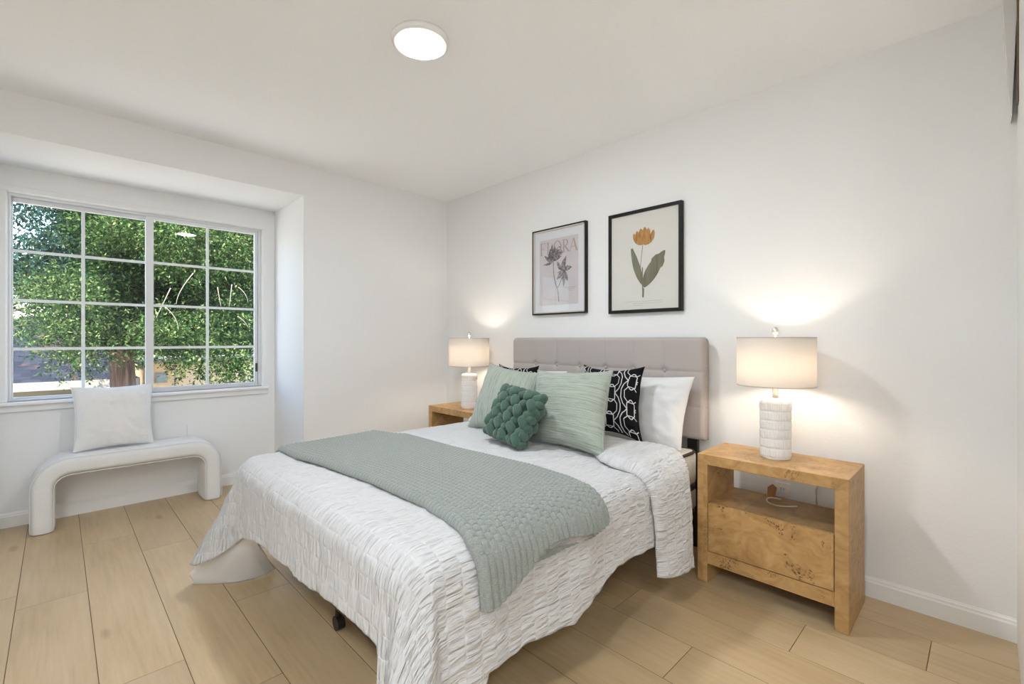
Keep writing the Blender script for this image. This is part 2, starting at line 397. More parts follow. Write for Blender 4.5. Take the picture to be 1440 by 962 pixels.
# ceiling light over the bed, plus two added fill lights out of view
def downlight(x, y, label, lm=None):
    root = empty('ceiling_light', (x, y, 2.405)); tag(root, label, 'ceiling light')
    lathe('trim_ring', [(.1, 2.413), (.118, 2.418), (.122, 2.43), (.122, 2.4399), (.098, 2.4399)], x, y, M_white, root, closed=True)
    lathe('diffuser', [(0, 2.404), (.05, 2.406), (.085, 2.410), (.1, 2.416), (.1, 2.43), (0, 2.43)], x, y, lm or M_led, root)
    return root
downlight(1.115, 1.70, 'glowing round flush ceiling light with white rim above the bed')
downlight(-.80, .15, 'unseen round fill light added behind the camera position', M_fill)  # unseen disc added to brighten the room
downlight(-.78, -1.1, 'unseen round fill light added nearest the back wall', M_fill)  # second added disc, fill light from farther back

# outlets
def outlet(x, y, z, nx, ny, label, wd=.07, hg=.115, pm=None):
    root = empty('wall_outlet', (x, y, z - hg / 2)); tag(root, label, 'outlet')
    if nx: box('plate', x - .006, x, y - wd / 2, y + wd / 2, z - hg / 2, z + hg / 2, M_white, root, .002)
    else: box('plate', x - wd / 2, x + wd / 2, y - .008, y, z - hg / 2, z + hg / 2, pm or M_white, root, .002)
    for dz in (() if pm else (-.024, .024)):
        if nx:
            s_ = box('socket', x - .009, x - .006, y - .017, y + .017, z + dz - .014, z + dz + .014, M_white, root, .003)
            for dy in (-.006, .006): box('slot', x - .0096, x - .009, y + dy - .001, y + dy + .001, z + dz - .002, z + dz + .007, M_dark, s_)
        else:
            s_ = box('socket', x - .017, x + .017, y - .011, y - .008, z + dz - .014, z + dz + .014, M_white, root, .003)
            for dx in (-.006, .006): box('slot', x + dx - .001, x + dx + .001, y - .0116, y - .011, z + dz - .002, z + dz + .007, M_dark, s_)
outlet(XW, .715, .375, 1, 0, 'white outlet plate on the wall seen through the nightstand nearer the camera')
outlet(.742, YA, .458, 0, 1, 'white wall plate low under the window just above the white bench', .095, .115, M_wallin)

# ================================================================ BENCH
def sweep_bench():
    x0, x1, y0, y1, h, th, r = -.118, .856, 3.872, 4.165, .437, .108, .125
    c = th / 2; path = []
    path.append((x0 + c, 0.004, 0)); path.append((x0 + c, .02, 0))
    for i in range(8): path.append((x0 + c, .03 + (h - r - c - .03) * (i + 1) / 8 * .98, 0))
    for i in range(13):
        a = math.pi - math.pi / 2 * i / 12; path.append((x0 + c + r + r * math.cos(a), h - c - r + r * math.sin(a), 0))
    for i in range(1, 20): path.append((x0 + c + r + (x1 - x0 - 2 * c - 2 * r) * i / 20, h - c, 0))
    for i in range(13):
        a = math.pi / 2 - math.pi / 2 * i / 12; path.append((x1 - c - r + r * math.cos(a), h - c - r + r * math.sin(a), 0))
    for i in range(8): path.append((x1 - c, .03 + (h - r - c - .03) * (7 - i) / 8 * .98, 0))
    path.append((x1 - c, .02, 0)); path.append((x1 - c, .004, 0))
    K = 40; V = []; n = len(path)
    for i, (px, pz, _) in enumerate(path):
        a = path[max(i - 1, 0)]; b = path[min(i + 1, n - 1)]; tx, tz = b[0] - a[0], b[1] - a[1]; L = math.hypot(tx, tz); tx /= L; tz /= L
        nx, nz = -tz, tx      # outward of arch
        shr = .93 if i in (0, n - 1) else 1
        for k in range(K):
            t = 2 * math.pi * k / K; ct, st = math.cos(t), math.sin(t)
            e = .36; u = math.copysign(abs(ct) ** e, ct); v = math.copysign(abs(st) ** .55, st)
            puff = 1 + .05 * (1 - abs(u) ** 2)
            V.append((px + nx * c * v * puff * shr, (y0 + y1) / 2 + (y1 - y0) / 2 * u * shr * (1 + .0), pz + nz * c * v * puff * shr))
    Fc = []
    for i in range(n - 1):
        for k in range(K):
            k2 = (k + 1) % K; Fc.append([i * K + k, i * K + k2, (i + 1) * K + k2, (i + 1) * K + k])
    Fc.append(list(range(K))); Fc.append([(n - 1) * K + k for k in reversed(range(K))])
    root = empty('bench', ((x0 + x1) / 2, (y0 + y1) / 2, 0)); tag(root, 'white boucle arched bench with rounded corners under the window', 'bench')
    mesh('upholstered_body', V, Fc, M_boucle, root, smooth=True)
    lst = []
    for yy in (y0 + .004,):
        for sgn in (.93, -.93):
            pts = []
            for i, (px, pz, _) in enumerate(path[1:-1]):
                a = path[i]; b = path[i + 2]; tx, tz = b[0] - a[0], b[1] - a[1]; L = math.hypot(tx, tz)
                pts.append((px - tz / L * c * sgn, yy, pz + tx / L * c * sgn))
            lst.append((pts, .0022))
    tubes('piping', lst, M_boucle, root, 6)
    for xx in (x0 + c, x1 - c):
        for yy in (y0 + .06, y1 - .06): lathe('glide_foot', [(.014, 0), (.014, .006)], xx, yy, M_dark, root, 16)
sweep_bench()

# ================================================================ PILLOWS
def pillow_surf(C, T, N=56, pinch=.06, ear=.0, expo=2.6, wr=.006, seed=0, sag=0.0):
    """C: BL BR TR TL corners in world; returns front point function P(u,v,side) with u,v in [-1,1]"""
    BL, BR, TR, TL = [Vector(c) for c in C]
    nrm = ((BR - BL).cross(TL - BL)).normalized()
    def P(u, v, side, lift=0):
        uu = u * (1 - pinch * (1 - v * v) * abs(u) ** 3); vv = v * (1 - pinch * (1 - u * u) * abs(v) ** 3)
        a, b = (uu + 1) / 2, (vv + 1) / 2
        p = BL * ((1 - a) * (1 - b)) + BR * (a * (1 - b)) + TR * (a * b) + TL * ((1 - a) * b)
        f = max(0, (1 - abs(u) ** expo) * (1 - abs(v) ** expo)) ** .55
        w_ = mn.noise(Vector((u * 2.2 + seed * 7, v * 2.2, side))) * wr * 2 + mn.noise(Vector((u * 5 + seed, v * 5, side * 3))) * wr
        f2 = f * (1 - .12 * sag * (1 - v))
        p = p + nrm * side * (T / 2 * f2 + w_ * min(1, f * 1.5) + lift)
        return p
    return P
def pillow(name, C, T, mat, label, cat='pillow', group=None, uvrot=False, piping=None, zmin=None, **kw):
    N = kw.pop('N', 56); P = pillow_surf(C, T, **kw); V = []; uv = []; us = np.sin(np.linspace(-1, 1, N) * math.pi / 2)
    Wd = (Vector(C[1]) - Vector(C[0])).length; Hg = (Vector(C[3]) - Vector(C[0])).length
    for side in (1, -1):
        for v in us:
            for u in us: V.append(tuple(P(u, v, side))); uv.append(((u + 1) / 2 * Wd, (v + 1) / 2 * Hg))
    V = np.array(V)
    if zmin is not None: V[:, 2] = np.maximum(V[:, 2], zmin)
    Fc = gridfaces(N, N, 0, True) + gridfaces(N, N, N * N, False)
    o = mesh(name, V, Fc, mat, None, None, True, uv)
    bm = bmesh.new(); bm.from_mesh(o.data); bmesh.ops.remove_doubles(bm, verts=bm.verts, dist=2e-5); bm.to_mesh(o.data); bm.free()
    o.data.polygons.foreach_set('use_smooth', [True] * len(o.data.polygons))
    tag(o, label, cat, group)
    if piping:
        pts = [P(u, -1, 1) for u in us] + [P(1, v, 1) for v in us[1:]] + [P(u, 1, 1) for u in us[::-1][1:]] + [P(-1, v, 1) for v in us[::-1][1:]]
        tubes('piping', [(pts, .003)], piping, o, 6)
    return o, P

# window-bench pillow: leans against the window wall
pillow('throw_pillow', [(.070, 3.97, .447), (.470, 3.985, .447), (.478, 4.10, .842), (.063, 4.085, .842)], .13, M_boucle,
       'square white pillow leaning against the window sill on the bench', 'pillow', pinch=.075, seed=4, piping=M_boucle, zmin=.446)

# ================================================================ BED
BX0, BX1, BY0, BY1 = .66, 2.46, 1.085, 2.39
bed = empty('bed', (2.53, 1.80, 0)); tag(bed, 'bed with tufted grey linen headboard on black metal frame', 'bed')
def headboard():
    y0, y1, z0, z1, xf = 1.068, 2.541, .60, 1.163, 2.505
    sy = [1.068, 1.299, 1.503, 1.703, 1.908, 2.106, 2.309, 2.541]; sz = [.60, .78, .972, 1.163]
    def cell(v, s):
        for i in range(len(s) - 1):
            if v <= s[i + 1] + 1e-9: return (v - s[i]) / (s[i + 1] - s[i]), s[i + 1] - s[i]
        return 1, 1
    ys = np.linspace(y0, y1, 300); zs = np.linspace(z0, z1, 116); V = []
    for y in ys:
        for z in zs:
            fy, wy = cell(y, sy); fz, wz = cell(z, sz)
            dy = min(fy, 1 - fy) * wy; dz = min(fz, 1 - fz) * wz
            near_outer_y = min(y - y0, y1 - y); near_outer_z = min(z - z0, z1 - z)
            iy = dy if min(abs(y - s) for s in sy[1:-1]) < dy + 1e-6 else .2; iz = dz if min(abs(z - s) for s in sz[1:-1]) < dz + 1e-6 else .2
            h = .010 * (1 - math.exp(-iy / .010)) * .5 + .010 * (1 - math.exp(-iz / .010)) * .5
            db = min(math.hypot(y - a, z - b) for a in sy[1:-1] for b in sz[1:-1])
            h += -.011 * math.exp(-(db / .018) ** 2) + .004 * (1 - math.exp(-(db / .06)))
            r = .022
            ey = max(0, r - near_outer_y); ez = max(0, r - near_outer_z)
            q = min(1, math.hypot(ey, ez) / r); h -= r * (1 - math.sqrt(max(0, 1 - q * q)))
            # rounded outline corners
            yy, zz = y, z; rc = .03
            cy_, cz_ = max(0, rc - near_outer_y), max(0, rc - near_outer_z)
            if z > 1 and cy_ > 0 and cz_ > 0:
                m_ = max(cy_, cz_); L = math.hypot(cy_, cz_); k = m_ / L
                sgy = 1 if y > 1.8 else -1
                yy = y + sgy * (cy_ * k - cy_); zz = z + (cz_ * k - cz_)
            V.append((xf - h, yy, zz))
    Fc = gridfaces(300, 116)
    n = len(V)
    # back rim
    border = [(i, 0) for i in range(300)] + [(299, j) for j in range(1, 116)] + [(i, 115) for i in range(298, -1, -1)] + [(0, j) for j in range(114, 0, -1)]
    for (i, j) in border: p = V[i * 116 + j]; V.append((2.56, p[1], p[2]))
    m = len(border)
    for a in range(m):
        b = (a + 1) % m; Fc.append([border[a][0] * 116 + border[a][1], border[b][0] * 116 + border[b][1], n + b, n + a])
    Fc.append([n + a for a in range(m)])
    hb = mesh('headboard', V, Fc, M_linen, bed, smooth=True)
    for zb in sz[1:-1]:
        for yb in sy[1:-1]:
            Vb = []; 
            bm = bmesh.new(); bmesh.ops.create_uvsphere(bm, u_segments=14, v_segments=8, radius=.0105)
            for v in bm.verts: v.co = Vector((xf + .001 + v.co.x * .55, yb + v.co.y, zb + v.co.z))
            frombm('button', bm, M_linen, hb, True)
headboard()
for yy in (1.117, 2.432):
    box('headboard_post', 2.53, 2.556, yy, yy + .060, 0, .64, M_black, bed, .003)
# metal frame
bm = bmesh.new()
for b in [(.75, 2.53, 1.13, 1.165, .20, .235), (.75, 2.53, 2.32, 2.355, .20, .235), (.75, .785, 1.13, 2.355, .20, .235), (1.6, 1.635, 1.13, 2.355, .20, .235), (.75, 2.50, 1.785, 1.82, .20, .235)]:
    bm_box(bm, *b, .002)
frombm('side_rail_frame', bm, M_black, bed)
for x, ys_ in ((.80, (1.80,)), (1.0, (1.40, 2.30)), (1.62, (1.40, 1.80, 2.30)), (2.3, (1.40, 1.80, 2.30))):
    for y in ys_:
        tubes('leg', [([(x, y, .20), (x, y, .05)], .014)], M_black, bed, 12)
        bm = bmesh.new(); bmesh.ops.create_cone(bm, cap_ends=True, segments=24, radius1=.027, radius2=.027, depth=.03)
        for v in bm.verts: v.co = Vector((x + v.co.z, y + v.co.x, .0275 + v.co.y))
        bmesh.ops.bevel(bm, geom=bm.edges[:], offset=.003, segments=1, affect='EDGES') if False else None
        frombm('caster', bm, M_black, bed, False)
# box spring + mattress
def mattress(name, z0, z1, label, cat, mat):
    root = empty(name, ((BX0 + BX1) / 2, (BY0 + BY1) / 2, z0)); tag(root, label, cat)
    box('body', BX0 + .02, BX1, BY0, BY1, z0, z1, mat, root, .03, 4, True)
    def ring(z):
        pts = []; r = .06; x0, x1, y0, y1 = BX0 + .02, BX1, BY0, BY1
        for (cx, cy, a0) in ((x1 - r, y1 - r, 0), (x0 + r, y1 - r, 90), (x0 + r, y0 + r, 180), (x1 - r, y0 + r, 270)):
            for i in range(7): a = R(a0 + 15 * i); pts.append((cx + r * math.cos(a), cy + r * math.sin(a), z))
        pts.append(pts[0]); return pts
    tubes('piping', [(ring(z1 - .008), .008), (ring(z0 + .04 if z1 - z0 > .2 else z0 + .008), .008)], M_brownpiping, root, 8)
mattress('box_spring', .236, .37, 'slim box spring below the mattress mostly hidden by the duvet', 'box spring', M_mattress)
mattress('mattress', .371, .560, 'cream mattress with dark brown piping peeking out beside headboard post', 'mattress', M_mattress)

# duvet -----------------------------------------------------------
TX0, TX1, TY0, TY1, RR = .655, 1.965, 1.005, 2.325, .085
def ztop(x, y):
    return .622 + .006 * math.sin(x * 3.1) * math.sin(y * 2.2 + .5)
def kf(x, keys):
    xs = [k[0] for k in keys]; ys_ = [k[1] for k in keys]; return float(np.interp(x, xs, ys_))
HZ_NEAR = [(.655, .03), (.74, .12), (.80, .285), (.96, .285), (1.15, .265), (1.30, .30), (1.42, .345), (1.6, .34), (2.03, .34)]
HZ_FOOT = [(1.005, .03), (1.035, .36), (1.05, .395), (1.25, .40), (1.54, .37), (1.70, .37), (2.05, .345), (2.2, .31), (2.325, .24)]
def fold(p, d, seed, amp):
    k = max(0, d - .06)
    return amp * min(1, k * 4) * (mn.noise(Vector((p * 7.0 + .5 * k, k * 1.2, seed))) * 1.6 + .6 * mn.noise(Vector((p * 17 + seed, k * 3, 2.0))))
def skirt_pt(ex, ey, nx, ny, d, slope, fo):
    zt = ztop(ex, ey); q = RR * math.pi / 2
    if d < q:
        a = d / RR; h = RR * math.sin(a); z = zt - RR * (1 - math.cos(a))
    else:
        d2 = d - q; c = 1 / math.sqrt(1 + slope * slope); k = min(1, d2 / .06)
        h = RR + slope * c * d2 * (.5 + .5 * k); z = zt - RR - d2 * (c if slope else 1)
    return ex + nx * (h + fo), ey + ny * (h + fo), z
def near_pt(x, d, off=0):     # a point of the near (camera) side or the top: d<0 is on top
    if d <= 0: return Vector((x, TY0 - d, ztop(x, TY0 - d) + off))
    p = skirt_pt(x, TY0, 0, -1, d, .06, fold(x, d, 1.0, .012))
    if off:
        a = min(d / RR, math.pi / 2); p = (p[0], p[1] - off * math.sin(a), p[2] + off * math.cos(a))
    return Vector(p)
def duvet():
    nx_, ny_ = 118, 116; NA, ND = 30, 52
    xs = np.linspace(TX1, TX0, nx_); ys = np.linspace(TY0, TY1, ny_)
    V = []; uv = []; Fc = []
    def pk(s, t):   # real puckers
        b = math.floor(s / .052); fr = s / .052 - b
        return (mn.noise(Vector((s * 16, t * 42, b * .7))) * (1 - (abs(fr - .5) * 2) ** 4)) * .0040 + mn.noise(Vector((s * 9, t * 14, 5))) * .005
    for x in xs:
        for y in ys:
            e = min(x - TX0, y - TY0, TY1 - y); e = min(1, max(0, e / .05))
            V.append((x, y, ztop(x, y) + pk(x, y))); uv.append((x, y))
    Fc += gridfaces(nx_, ny_)
    rows = []
    for x in xs: rows.append((x, TY0, 0, -1, kf(x, HZ_NEAR), .06, x, 1.0, .012))
    for i in range(1, NA):
        a = math.pi / 2 * i / NA   # from -Y to -X
        f = math.sin(2 * a)
        rows.append((TX0, TY0, -math.sin(a), -math.cos(a), .03, .06 + .22 * f, TX0 - a * .2, 1.0, .012 + .016 * f))
    for y in ys: rows.append((TX0, y, -1, 0, kf(y, HZ_FOOT), .05, y, 3.0, .007))
    for i in range(1, NA):
        a = math.pi / 2 * i / NA; f = math.sin(2 * a) ** .8; f1 = math.sin(a)
        hz = .24 - .10 * f if a < .8 else .14 - .04 * (a - .8)
        rows.append((TX0, TY1, -math.cos(a), math.sin(a), hz, .05 + .50 * f, TY1 + a * .2, 3.0, .008))
    for x in xs[::-1]: rows.append((x, TY1, 0, 1, .16, .10, x, 5.0, .012))
    off = len(V); hem = []
    for (ex, ey, nx, ny, hz, sl, p, sd_, am) in rows:
        zt = ztop(ex, ey); L = RR * math.pi / 2 + (zt - RR - hz) * math.sqrt(1 + sl * sl)
        L += mn.noise(Vector((p * 14, sd_, 0))) * .007
        for j in range(ND):
            d = L * j / (ND - 1); fo = fold(p, d, sd_, am)
            s, t = ex + nx * d, ey + ny * d
            q = pk(s, t); ww = min(1, d / RR)
            P = skirt_pt(ex, ey, nx, ny, d, sl, fo + q * ww)
            V.append((P[0], P[1], P[2] + q * (1 - ww))); uv.append((s, t))
        hem.append(V[-1])
    Fc += gridfaces(len(rows), ND, off, True)
    o = mesh('duvet', V, Fc, M_duvet, None, (1.35, 1.66, .03), True, uv)
    bm = bmesh.new(); bm.from_mesh(o.data); bmesh.ops.remove_doubles(bm, verts=bm.verts, dist=1.5e-3); bmesh.ops.recalc_face_normals(bm, faces=bm.faces); bm.to_mesh(o.data); bm.free()
    o.data.polygons.foreach_set('use_smooth', [True] * len(o.data.polygons))
    md = o.modifiers.new('thick', 'SOLIDIFY'); md.thickness = .012; md.offset = -1
    tag(o, 'white puckered duvet draped over the bed with corners touching the floor', 'duvet')
    return o, rows, hem
dv, rows, hem = duvet()
# turned-up lining at the far foot corner
def lining():
    top = [(.610, 2.20, .315), (.595, 2.27, .285), (.570, 2.34, .255), (.540, 2.41, .225), (.512, 2.47, .195), (.488, 2.52, .16), (.475, 2.555, .11)]
    bot = [(.775, 2.49, .006), (.73, 2.46, .006), (.68, 2.455, .006), (.63, 2.465, .006), (.58, 2.49, .006), (.53, 2.53, .006), (.455, 2.605, .004)]
    nu, nv = 50, 26; V = []; uv = []
    for i in range(nu):
        f = i / (nu - 1) * (len(top) - 1); k = min(int(f), len(top) - 2); g = f - k
        A = Vector(top[k]).lerp(Vector(top[k + 1]), g); B = Vector(bot[k]).lerp(Vector(bot[k + 1]), g)
        for j in range(nv):
            t = j / (nv - 1); p = A.lerp(B, t)
            bulge = math.sin(math.pi * t ** .8) * .05 * math.sin(math.pi * min(1, .15 + .8 * (1 - i / (nu - 1))))
            p = p + Vector((-.75, -.35, .15)) * bulge + Vector((-.6, .2, .3)) * mn.noise(Vector((i * .09, t * 2.2, 3))) * .03 * math.sin(math.pi * t)
            V.append((p.x, p.y, max(p.z, .004))); uv.append((i * .01, t * .4))
    o = mesh('duvet_lining', V, gridfaces(nu, nv), M_lining, dv, None, True, uv)
    md = o.modifiers.new('thick', 'SOLIDIFY'); md.thickness = .004
    o['label'] = 'smooth plain underside of the duvet curling on the floor'
lining()
# turned-down top of the duvet by the pillows
def foldstrip():
    nu, nv = 60, 210; V = []; uv = []
    for i in range(nu):
        s = i / (nu - 1); 
        for j in range(nv):
            t = j / (nv - 1)
            zh = .225 - .05 * s
            Lmax = RR * math.pi / 2 + (.622 - RR - zh)
            Ltop = 1.30
            dcur = Lmax - t * (Lmax + Ltop)        # from hem on the near side up and over to the far side
            x0 = 1.625 + .055 * max(0, min(1, dcur / .4)) + .24 * float(smoothstep(.05, .42, np.array(-dcur))) + .012 * mn.noise(Vector((dcur * 3, 0, 0)))
            x1 = 2.045 - .077 * float(smoothstep(-.02, .12, np.array(dcur))) + .012 * mn.noise(Vector((dcur * 4, 3, 0)))
            x = x0 + (x1 - x0) * s
            e = min(s, 1 - s) * (x1 - x0)
            th = .005 + .034 * (1 - math.exp(-e / .018)) + .012 * mn.noise(Vector((x * 6, dcur * 6, 2)))
            th += mn.noise(Vector((x * 20, dcur * 45, 4))) * .003
            if s > .9: th -= (s - .9) / .1 * .05
            p = near_pt(x, dcur, th)
            V.append(tuple(p)); uv.append((x, dcur))
    o = mesh('turned_down_edge', V, gridfaces(nu, nv), M_duvet, dv, None, True, uv)
    md = o.modifiers.new('thick', 'SOLIDIFY'); md.thickness = .006; md.offset = 0
foldstrip()

# throw -----------------------------------------------------------
def throw():
    LE = [(2.36, .755), (2.14, .757), (1.96, .79), (1.59, .822), (1.22, .822), (1.04, .795), (.95, .77), (.60, .79)]
    RE = [(2.36, 1.245), (2.20, 1.285), (2.14, 1.33), (1.73, 1.33), (1.28, 1.372), (1.09, 1.362), (1.0, 1.34), (.60, 1.325)]
    LE = LE[::-1]; RE = RE[::-1]
    nu, nv = 200, 560; V = []; uv = []
    tt = 2.385
    for i in range(nu):
        u = i / (nu - 1)
        d1 = RR * math.pi / 2 + (.622 - RR - .455) - .075 * min(1, (u / .4)) + .012 * math.sin(u * 9) - .01 * u
        ya = TY0 - d1
        for j in range(nv):
            v = j / (nv - 1); c = ya + (tt - ya) * v
            x = np.interp(c, [k[0] for k in LE], [k[1] for k in LE]) * (1 - u) + np.interp(c, [k[0] for k in RE], [k[1] for k in RE]) * u
            d = TY0 - c
            W_ = .55; su = u * W_
            rib = abs(math.sin(math.pi * su / .0225)); cross = abs(math.sin(math.pi * (c + .011 * (int(su / .0225) % 2)) / .0195))
            side_w = float(smoothstep(.02, .12, np.array(d)))
            hk = .0085 * rib ** .8 * (side_w * (.8 + .2 * cross) + (1 - side_w) * (.25 + .75 * cross ** .8))
            fl = (mn.noise(Vector((x * 9, c * 1.1, 0))) * .012) * (1 if d > .05 else .4)
            off = .016 + hk + fl * .6
            # rolled edges
            e = min(u, 1 - u) * W_; off -= .012 * math.exp(-e / .004)
            if c > TY1:
                dd = c - TY1; a = min(dd / RR, math.pi / 2); zt = ztop(x, TY1)
                p = Vector((x, TY1 + (RR + off) * math.sin(a), zt - RR + (RR + off) * math.cos(a)))
            else: p = near_pt(x, d, off + (.004 + .01 * u) * float(smoothstep(.04, .2, np.array(d))))
            V.append(tuple(p)); uv.append((su, c))
    Fc = gridfaces(nu, nv)
    o = mesh('throw_blanket', V, Fc, M_knit, None, None, True, uv)
    md = o.modifiers.new('thick', 'SOLIDIFY'); md.thickness = .007; md.offset = -1
    tag(o, 'sage grey chunky knitted throw laid across the foot of the bed', 'blanket')
    # second layer of the folded throw peeping out under its hem
    nu2, nv2 = 90, 24; V = []; uv = []
    for i in range(nu2):
        u = .36 + .635 * i / (nu2 - 1)
        d0 = RR * math.pi / 2 + .03; d1 = RR * math.pi / 2 + (.622 - RR - .455) - .075 * min(1, (u / .4)) + .012 * math.sin(u * 9) - .01 * u - .004 + .030 * float(smoothstep(.40, .52, np.array(u)))
        for j in range(nv2):
            d = d0 + (d1 - d0) * j / (nv2 - 1); c = TY0 - d
            x = np.interp(c, [k[0] for k in LE], [k[1] for k in LE]) * (1 - u) + np.interp(c, [k[0] for k in RE], [k[1] for k in RE]) * u
            su = u * .55; off = .010 + .004 * abs(math.sin(math.pi * su / .0225))
            V.append(tuple(near_pt(x + .004, d, off))); uv.append((su, c))
    o2 = mesh('under_layer', V, gridfaces(nu2, nv2), M_knit, o, None, True, uv)
throw()

# pillows on the bed ------------------------------------------------
pillow('sleeping_pillow', [(2.30, 1.75, .575), (2.30, 1.10, .575), (2.425, 1.085, .952), (2.425, 1.75, .93)], .15, M_sheet,
       'white sleeping pillow against the headboard on the side near the large nightstand', 'pillow', pinch=.06, seed=1, wr=.012, zmin=.563)
pillow('sleeping_pillow', [(2.30, 2.60, .575), (2.30, 1.95, .575), (2.425, 1.95, .940), (2.425, 2.60, .925)], .15, M_sheet,
       'white sleeping pillow mostly hidden behind the cushions nearest the window', 'pillow', pinch=.05, wr=.01, seed=2, zmin=.563)
def geo_pillow(C, label, seed):
    o, P = pillow('patterned_cushion', C, .13, M_blackcloth, label, 'cushion', 'black patterned cushions', pinch=.19, seed=seed, zmin=.632)
    # interlaced octagon lattice in white embroidery
    V = []; Fc = []; ncell = 3.0; cs = 2 / ncell
    def seg_strip(pts, wdt=.006):
        pts2 = []
        for a, b in zip(pts[:-1], pts[1:]):
            n = max(2, int(math.hypot(b[0] - a[0], b[1] - a[1]) / .05))
            for i in range(n): pts2.append((a[0] + (b[0] - a[0]) * i / n, a[1] + (b[1] - a[1]) * i / n))
        pts2.append(pts[-1]); run = []
        def flush():
            if len(run) < 2: return
            n0 = len(V)
            for i, (u, v) in enumerate(run):
                a = run[max(i - 1, 0)]; b = run[min(i + 1, len(run) - 1)]; tx, ty = b[0] - a[0], b[1] - a[1]; L = math.hypot(tx, ty) or 1
                k = wdt / .42
                for sg, lf in ((-1, .0005), (0, .003), (1, .0005)):
                    V.append(tuple(P(max(-1, min(1, u - ty / L * k * sg)), max(-1, min(1, v + tx / L * k * sg)), 1, lf)))
            for i in range(len(run) - 1):
                for k in range(2): Fc.append([n0 + i * 3 + k, n0 + i * 3 + k + 1, n0 + (i + 1) * 3 + k + 1, n0 + (i + 1) * 3 + k])
        for q in pts2:
            if abs(q[0]) <= .985 and abs(q[1]) <= .985: run.append(q)
            else: flush(); run.clear()
        flush()
    def ngon(cx, cy, hw, hh, ch, wd):      # chamfered rectangle outline
        seg_strip([(cx - hw + ch, cy - hh), (cx + hw - ch, cy - hh), (cx + hw, cy - hh + ch), (cx + hw, cy + hh - ch), (cx + hw - ch, cy + hh), (cx - hw + ch, cy + hh), (cx - hw, cy + hh - ch), (cx - hw, cy - hh + ch), (cx - hw + ch, cy - hh)], wd)
    ca, cb = .62, .74          # repeat of the lattice across and up
    for i in range(-1, 5):
        for j in range(-1, 4):
            cx, cy = -1.05 + ca * i, -1.0 + cb * (j + .5 * (i % 2))
            ngon(cx, cy, .20, .20, .11, .0045)                              # octagon
            ngon(cx, cy + cb / 2, .115, .235, .09, .0055)                   # tall link between octagons
            for sx in (-1, 1):                                              # bands that zigzag past the octagons
                seg_strip([(cx + sx * .115, cy + cb / 2), (cx + sx * .24, cy + cb / 2 - .12), (cx + sx * .30, cy + .10), (cx + sx * .30, cy - .10), (cx + sx * .24, cy - cb / 2 + .12), (cx + sx * .115, cy - cb / 2)], .0055)
    s_ = mesh('embroidery', V, Fc, M_stitch, o, smooth=True)
    s_['label'] = 'white interlaced octagon line pattern'
geo_pillow([(2.07, 1.62, .630), (2.07, 1.185, .632), (2.27, 1.29, 1.005), (2.27, 1.70, 1.0)], 'black cushion with white geometric lines beside the white pillow near the large nightstand', 3)
geo_pillow([(2.07, 2.36, .630), (2.07, 1.93, .632), (2.27, 2.06, .978), (2.27, 2.45, .975)], 'black cushion with white lines showing only its tips behind the left sage cushion', 5)
pillow('ribbed_cushion', [(1.74, 1.652, .628), (1.70, 1.165, .634), (1.93, 1.270, .998), (1.95, 1.782, .975)], .17, M_sageR,
       'large sage cushion with horizontal ribbing in front of the black cushion', 'cushion', pinch=.10, seed=6, piping=M_sageR, zmin=.628)
pillow('ribbed_cushion', [(1.76, 2.175, .632), (1.78, 1.66, .630), (2.00, 1.80, .955), (1.97, 2.215, 1.0)], .15, M_sageL,
       'sage cushion with upright ribbing farthest left among the bed cushions', 'cushion', pinch=.10, seed=8, piping=M_sageL, zmin=.628)
# braided cushion of stuffed velvet tubes
def braid():
    C = [Vector(c) for c in ((1.605, 1.822, .668), (1.555, 1.53, .648), (1.665, 1.475, .868), (1.70, 1.775, .892))]
    P = pillow_surf(C, .085, pinch=-.02, seed=2)
    bm = bmesh.new(); Nn = 6
    root = None
    BL, BR, TR, TL = C; nrm = ((BR - BL).cross(TL - BL)).normalized()
    def capsule(c, ax, ln, r):
        ax = ax.normalized(); q = Vector((0, 0, 1)).rotation_difference(ax).to_matrix()
        rr = bmesh.ops.create_uvsphere(bm, u_segments=14, v_segments=10, radius=r)
        for v in rr['verts']:
            z = v.co.z; z2 = z + (ln / 2 if z > 1e-6 else (-ln / 2 if z < -1e-6 else 0)); v.co = c + q @ Vector((v.co.x, v.co.y, z2 * 1.0))
    for side in (1, -1):
        for i in range(Nn):
            for j in range(Nn):
                u = -0.86 + 1.72 * i / (Nn - 1); v = -0.86 + 1.72 * j / (Nn - 1)
                c = P(u, v, side); du = (P(min(1, u + .1), v, side) - P(max(-1, u - .1), v, side)).normalized(); dv_ = (P(u, min(1, v + .1), side) - P(u, max(-1, v - .1), side)).normalized()
                a = R(38) if (i + j) % 2 == 0 else R(128)
                ax = du * math.cos(a) + dv_ * math.sin(a)
                capsule(c + nrm * side * ((.013 if (i + j) % 2 else -.002)), ax, .024, .0228)
    for k in range(4 * Nn):
        t = k / (4 * Nn) * 4; e = int(t); f = (t - e) * 2 - 1
        u, v = [(f, -1), (1, f), (-f, 1), (-1, -f)][e]
        c = P(u * .97, v * .97, 1); capsule(c, (P(u * .97, v * .97 * .9, 1) - c if e % 2 else P(u * .9, v * .97, 1) - c) + nrm * (.02 if k % 2 else -.02), .014, .021)
    o = frombm('braided_cushion', bm, M_velvet, None, True)
    V_ = [v.co.z + o.location.z for v in o.data.vertices]; dz = min(V_)
    o.location.z += max(0, .629 - dz)
    tag(o, 'small dark green velvet cushion of chunky interwoven tubes', 'cushion')
    # filling core so that no gaps show
    us = np.linspace(-.93, .93, 20); VV = []
    for side in (1, -1):
        for v in us:
            for u in us: VV.append(tuple(P(u, v, side, -.010)))
    c_ = mesh('inner_core', VV, gridfaces(20, 20, 0, True) + gridfaces(20, 20, 400), M_velvet, o, smooth=True)
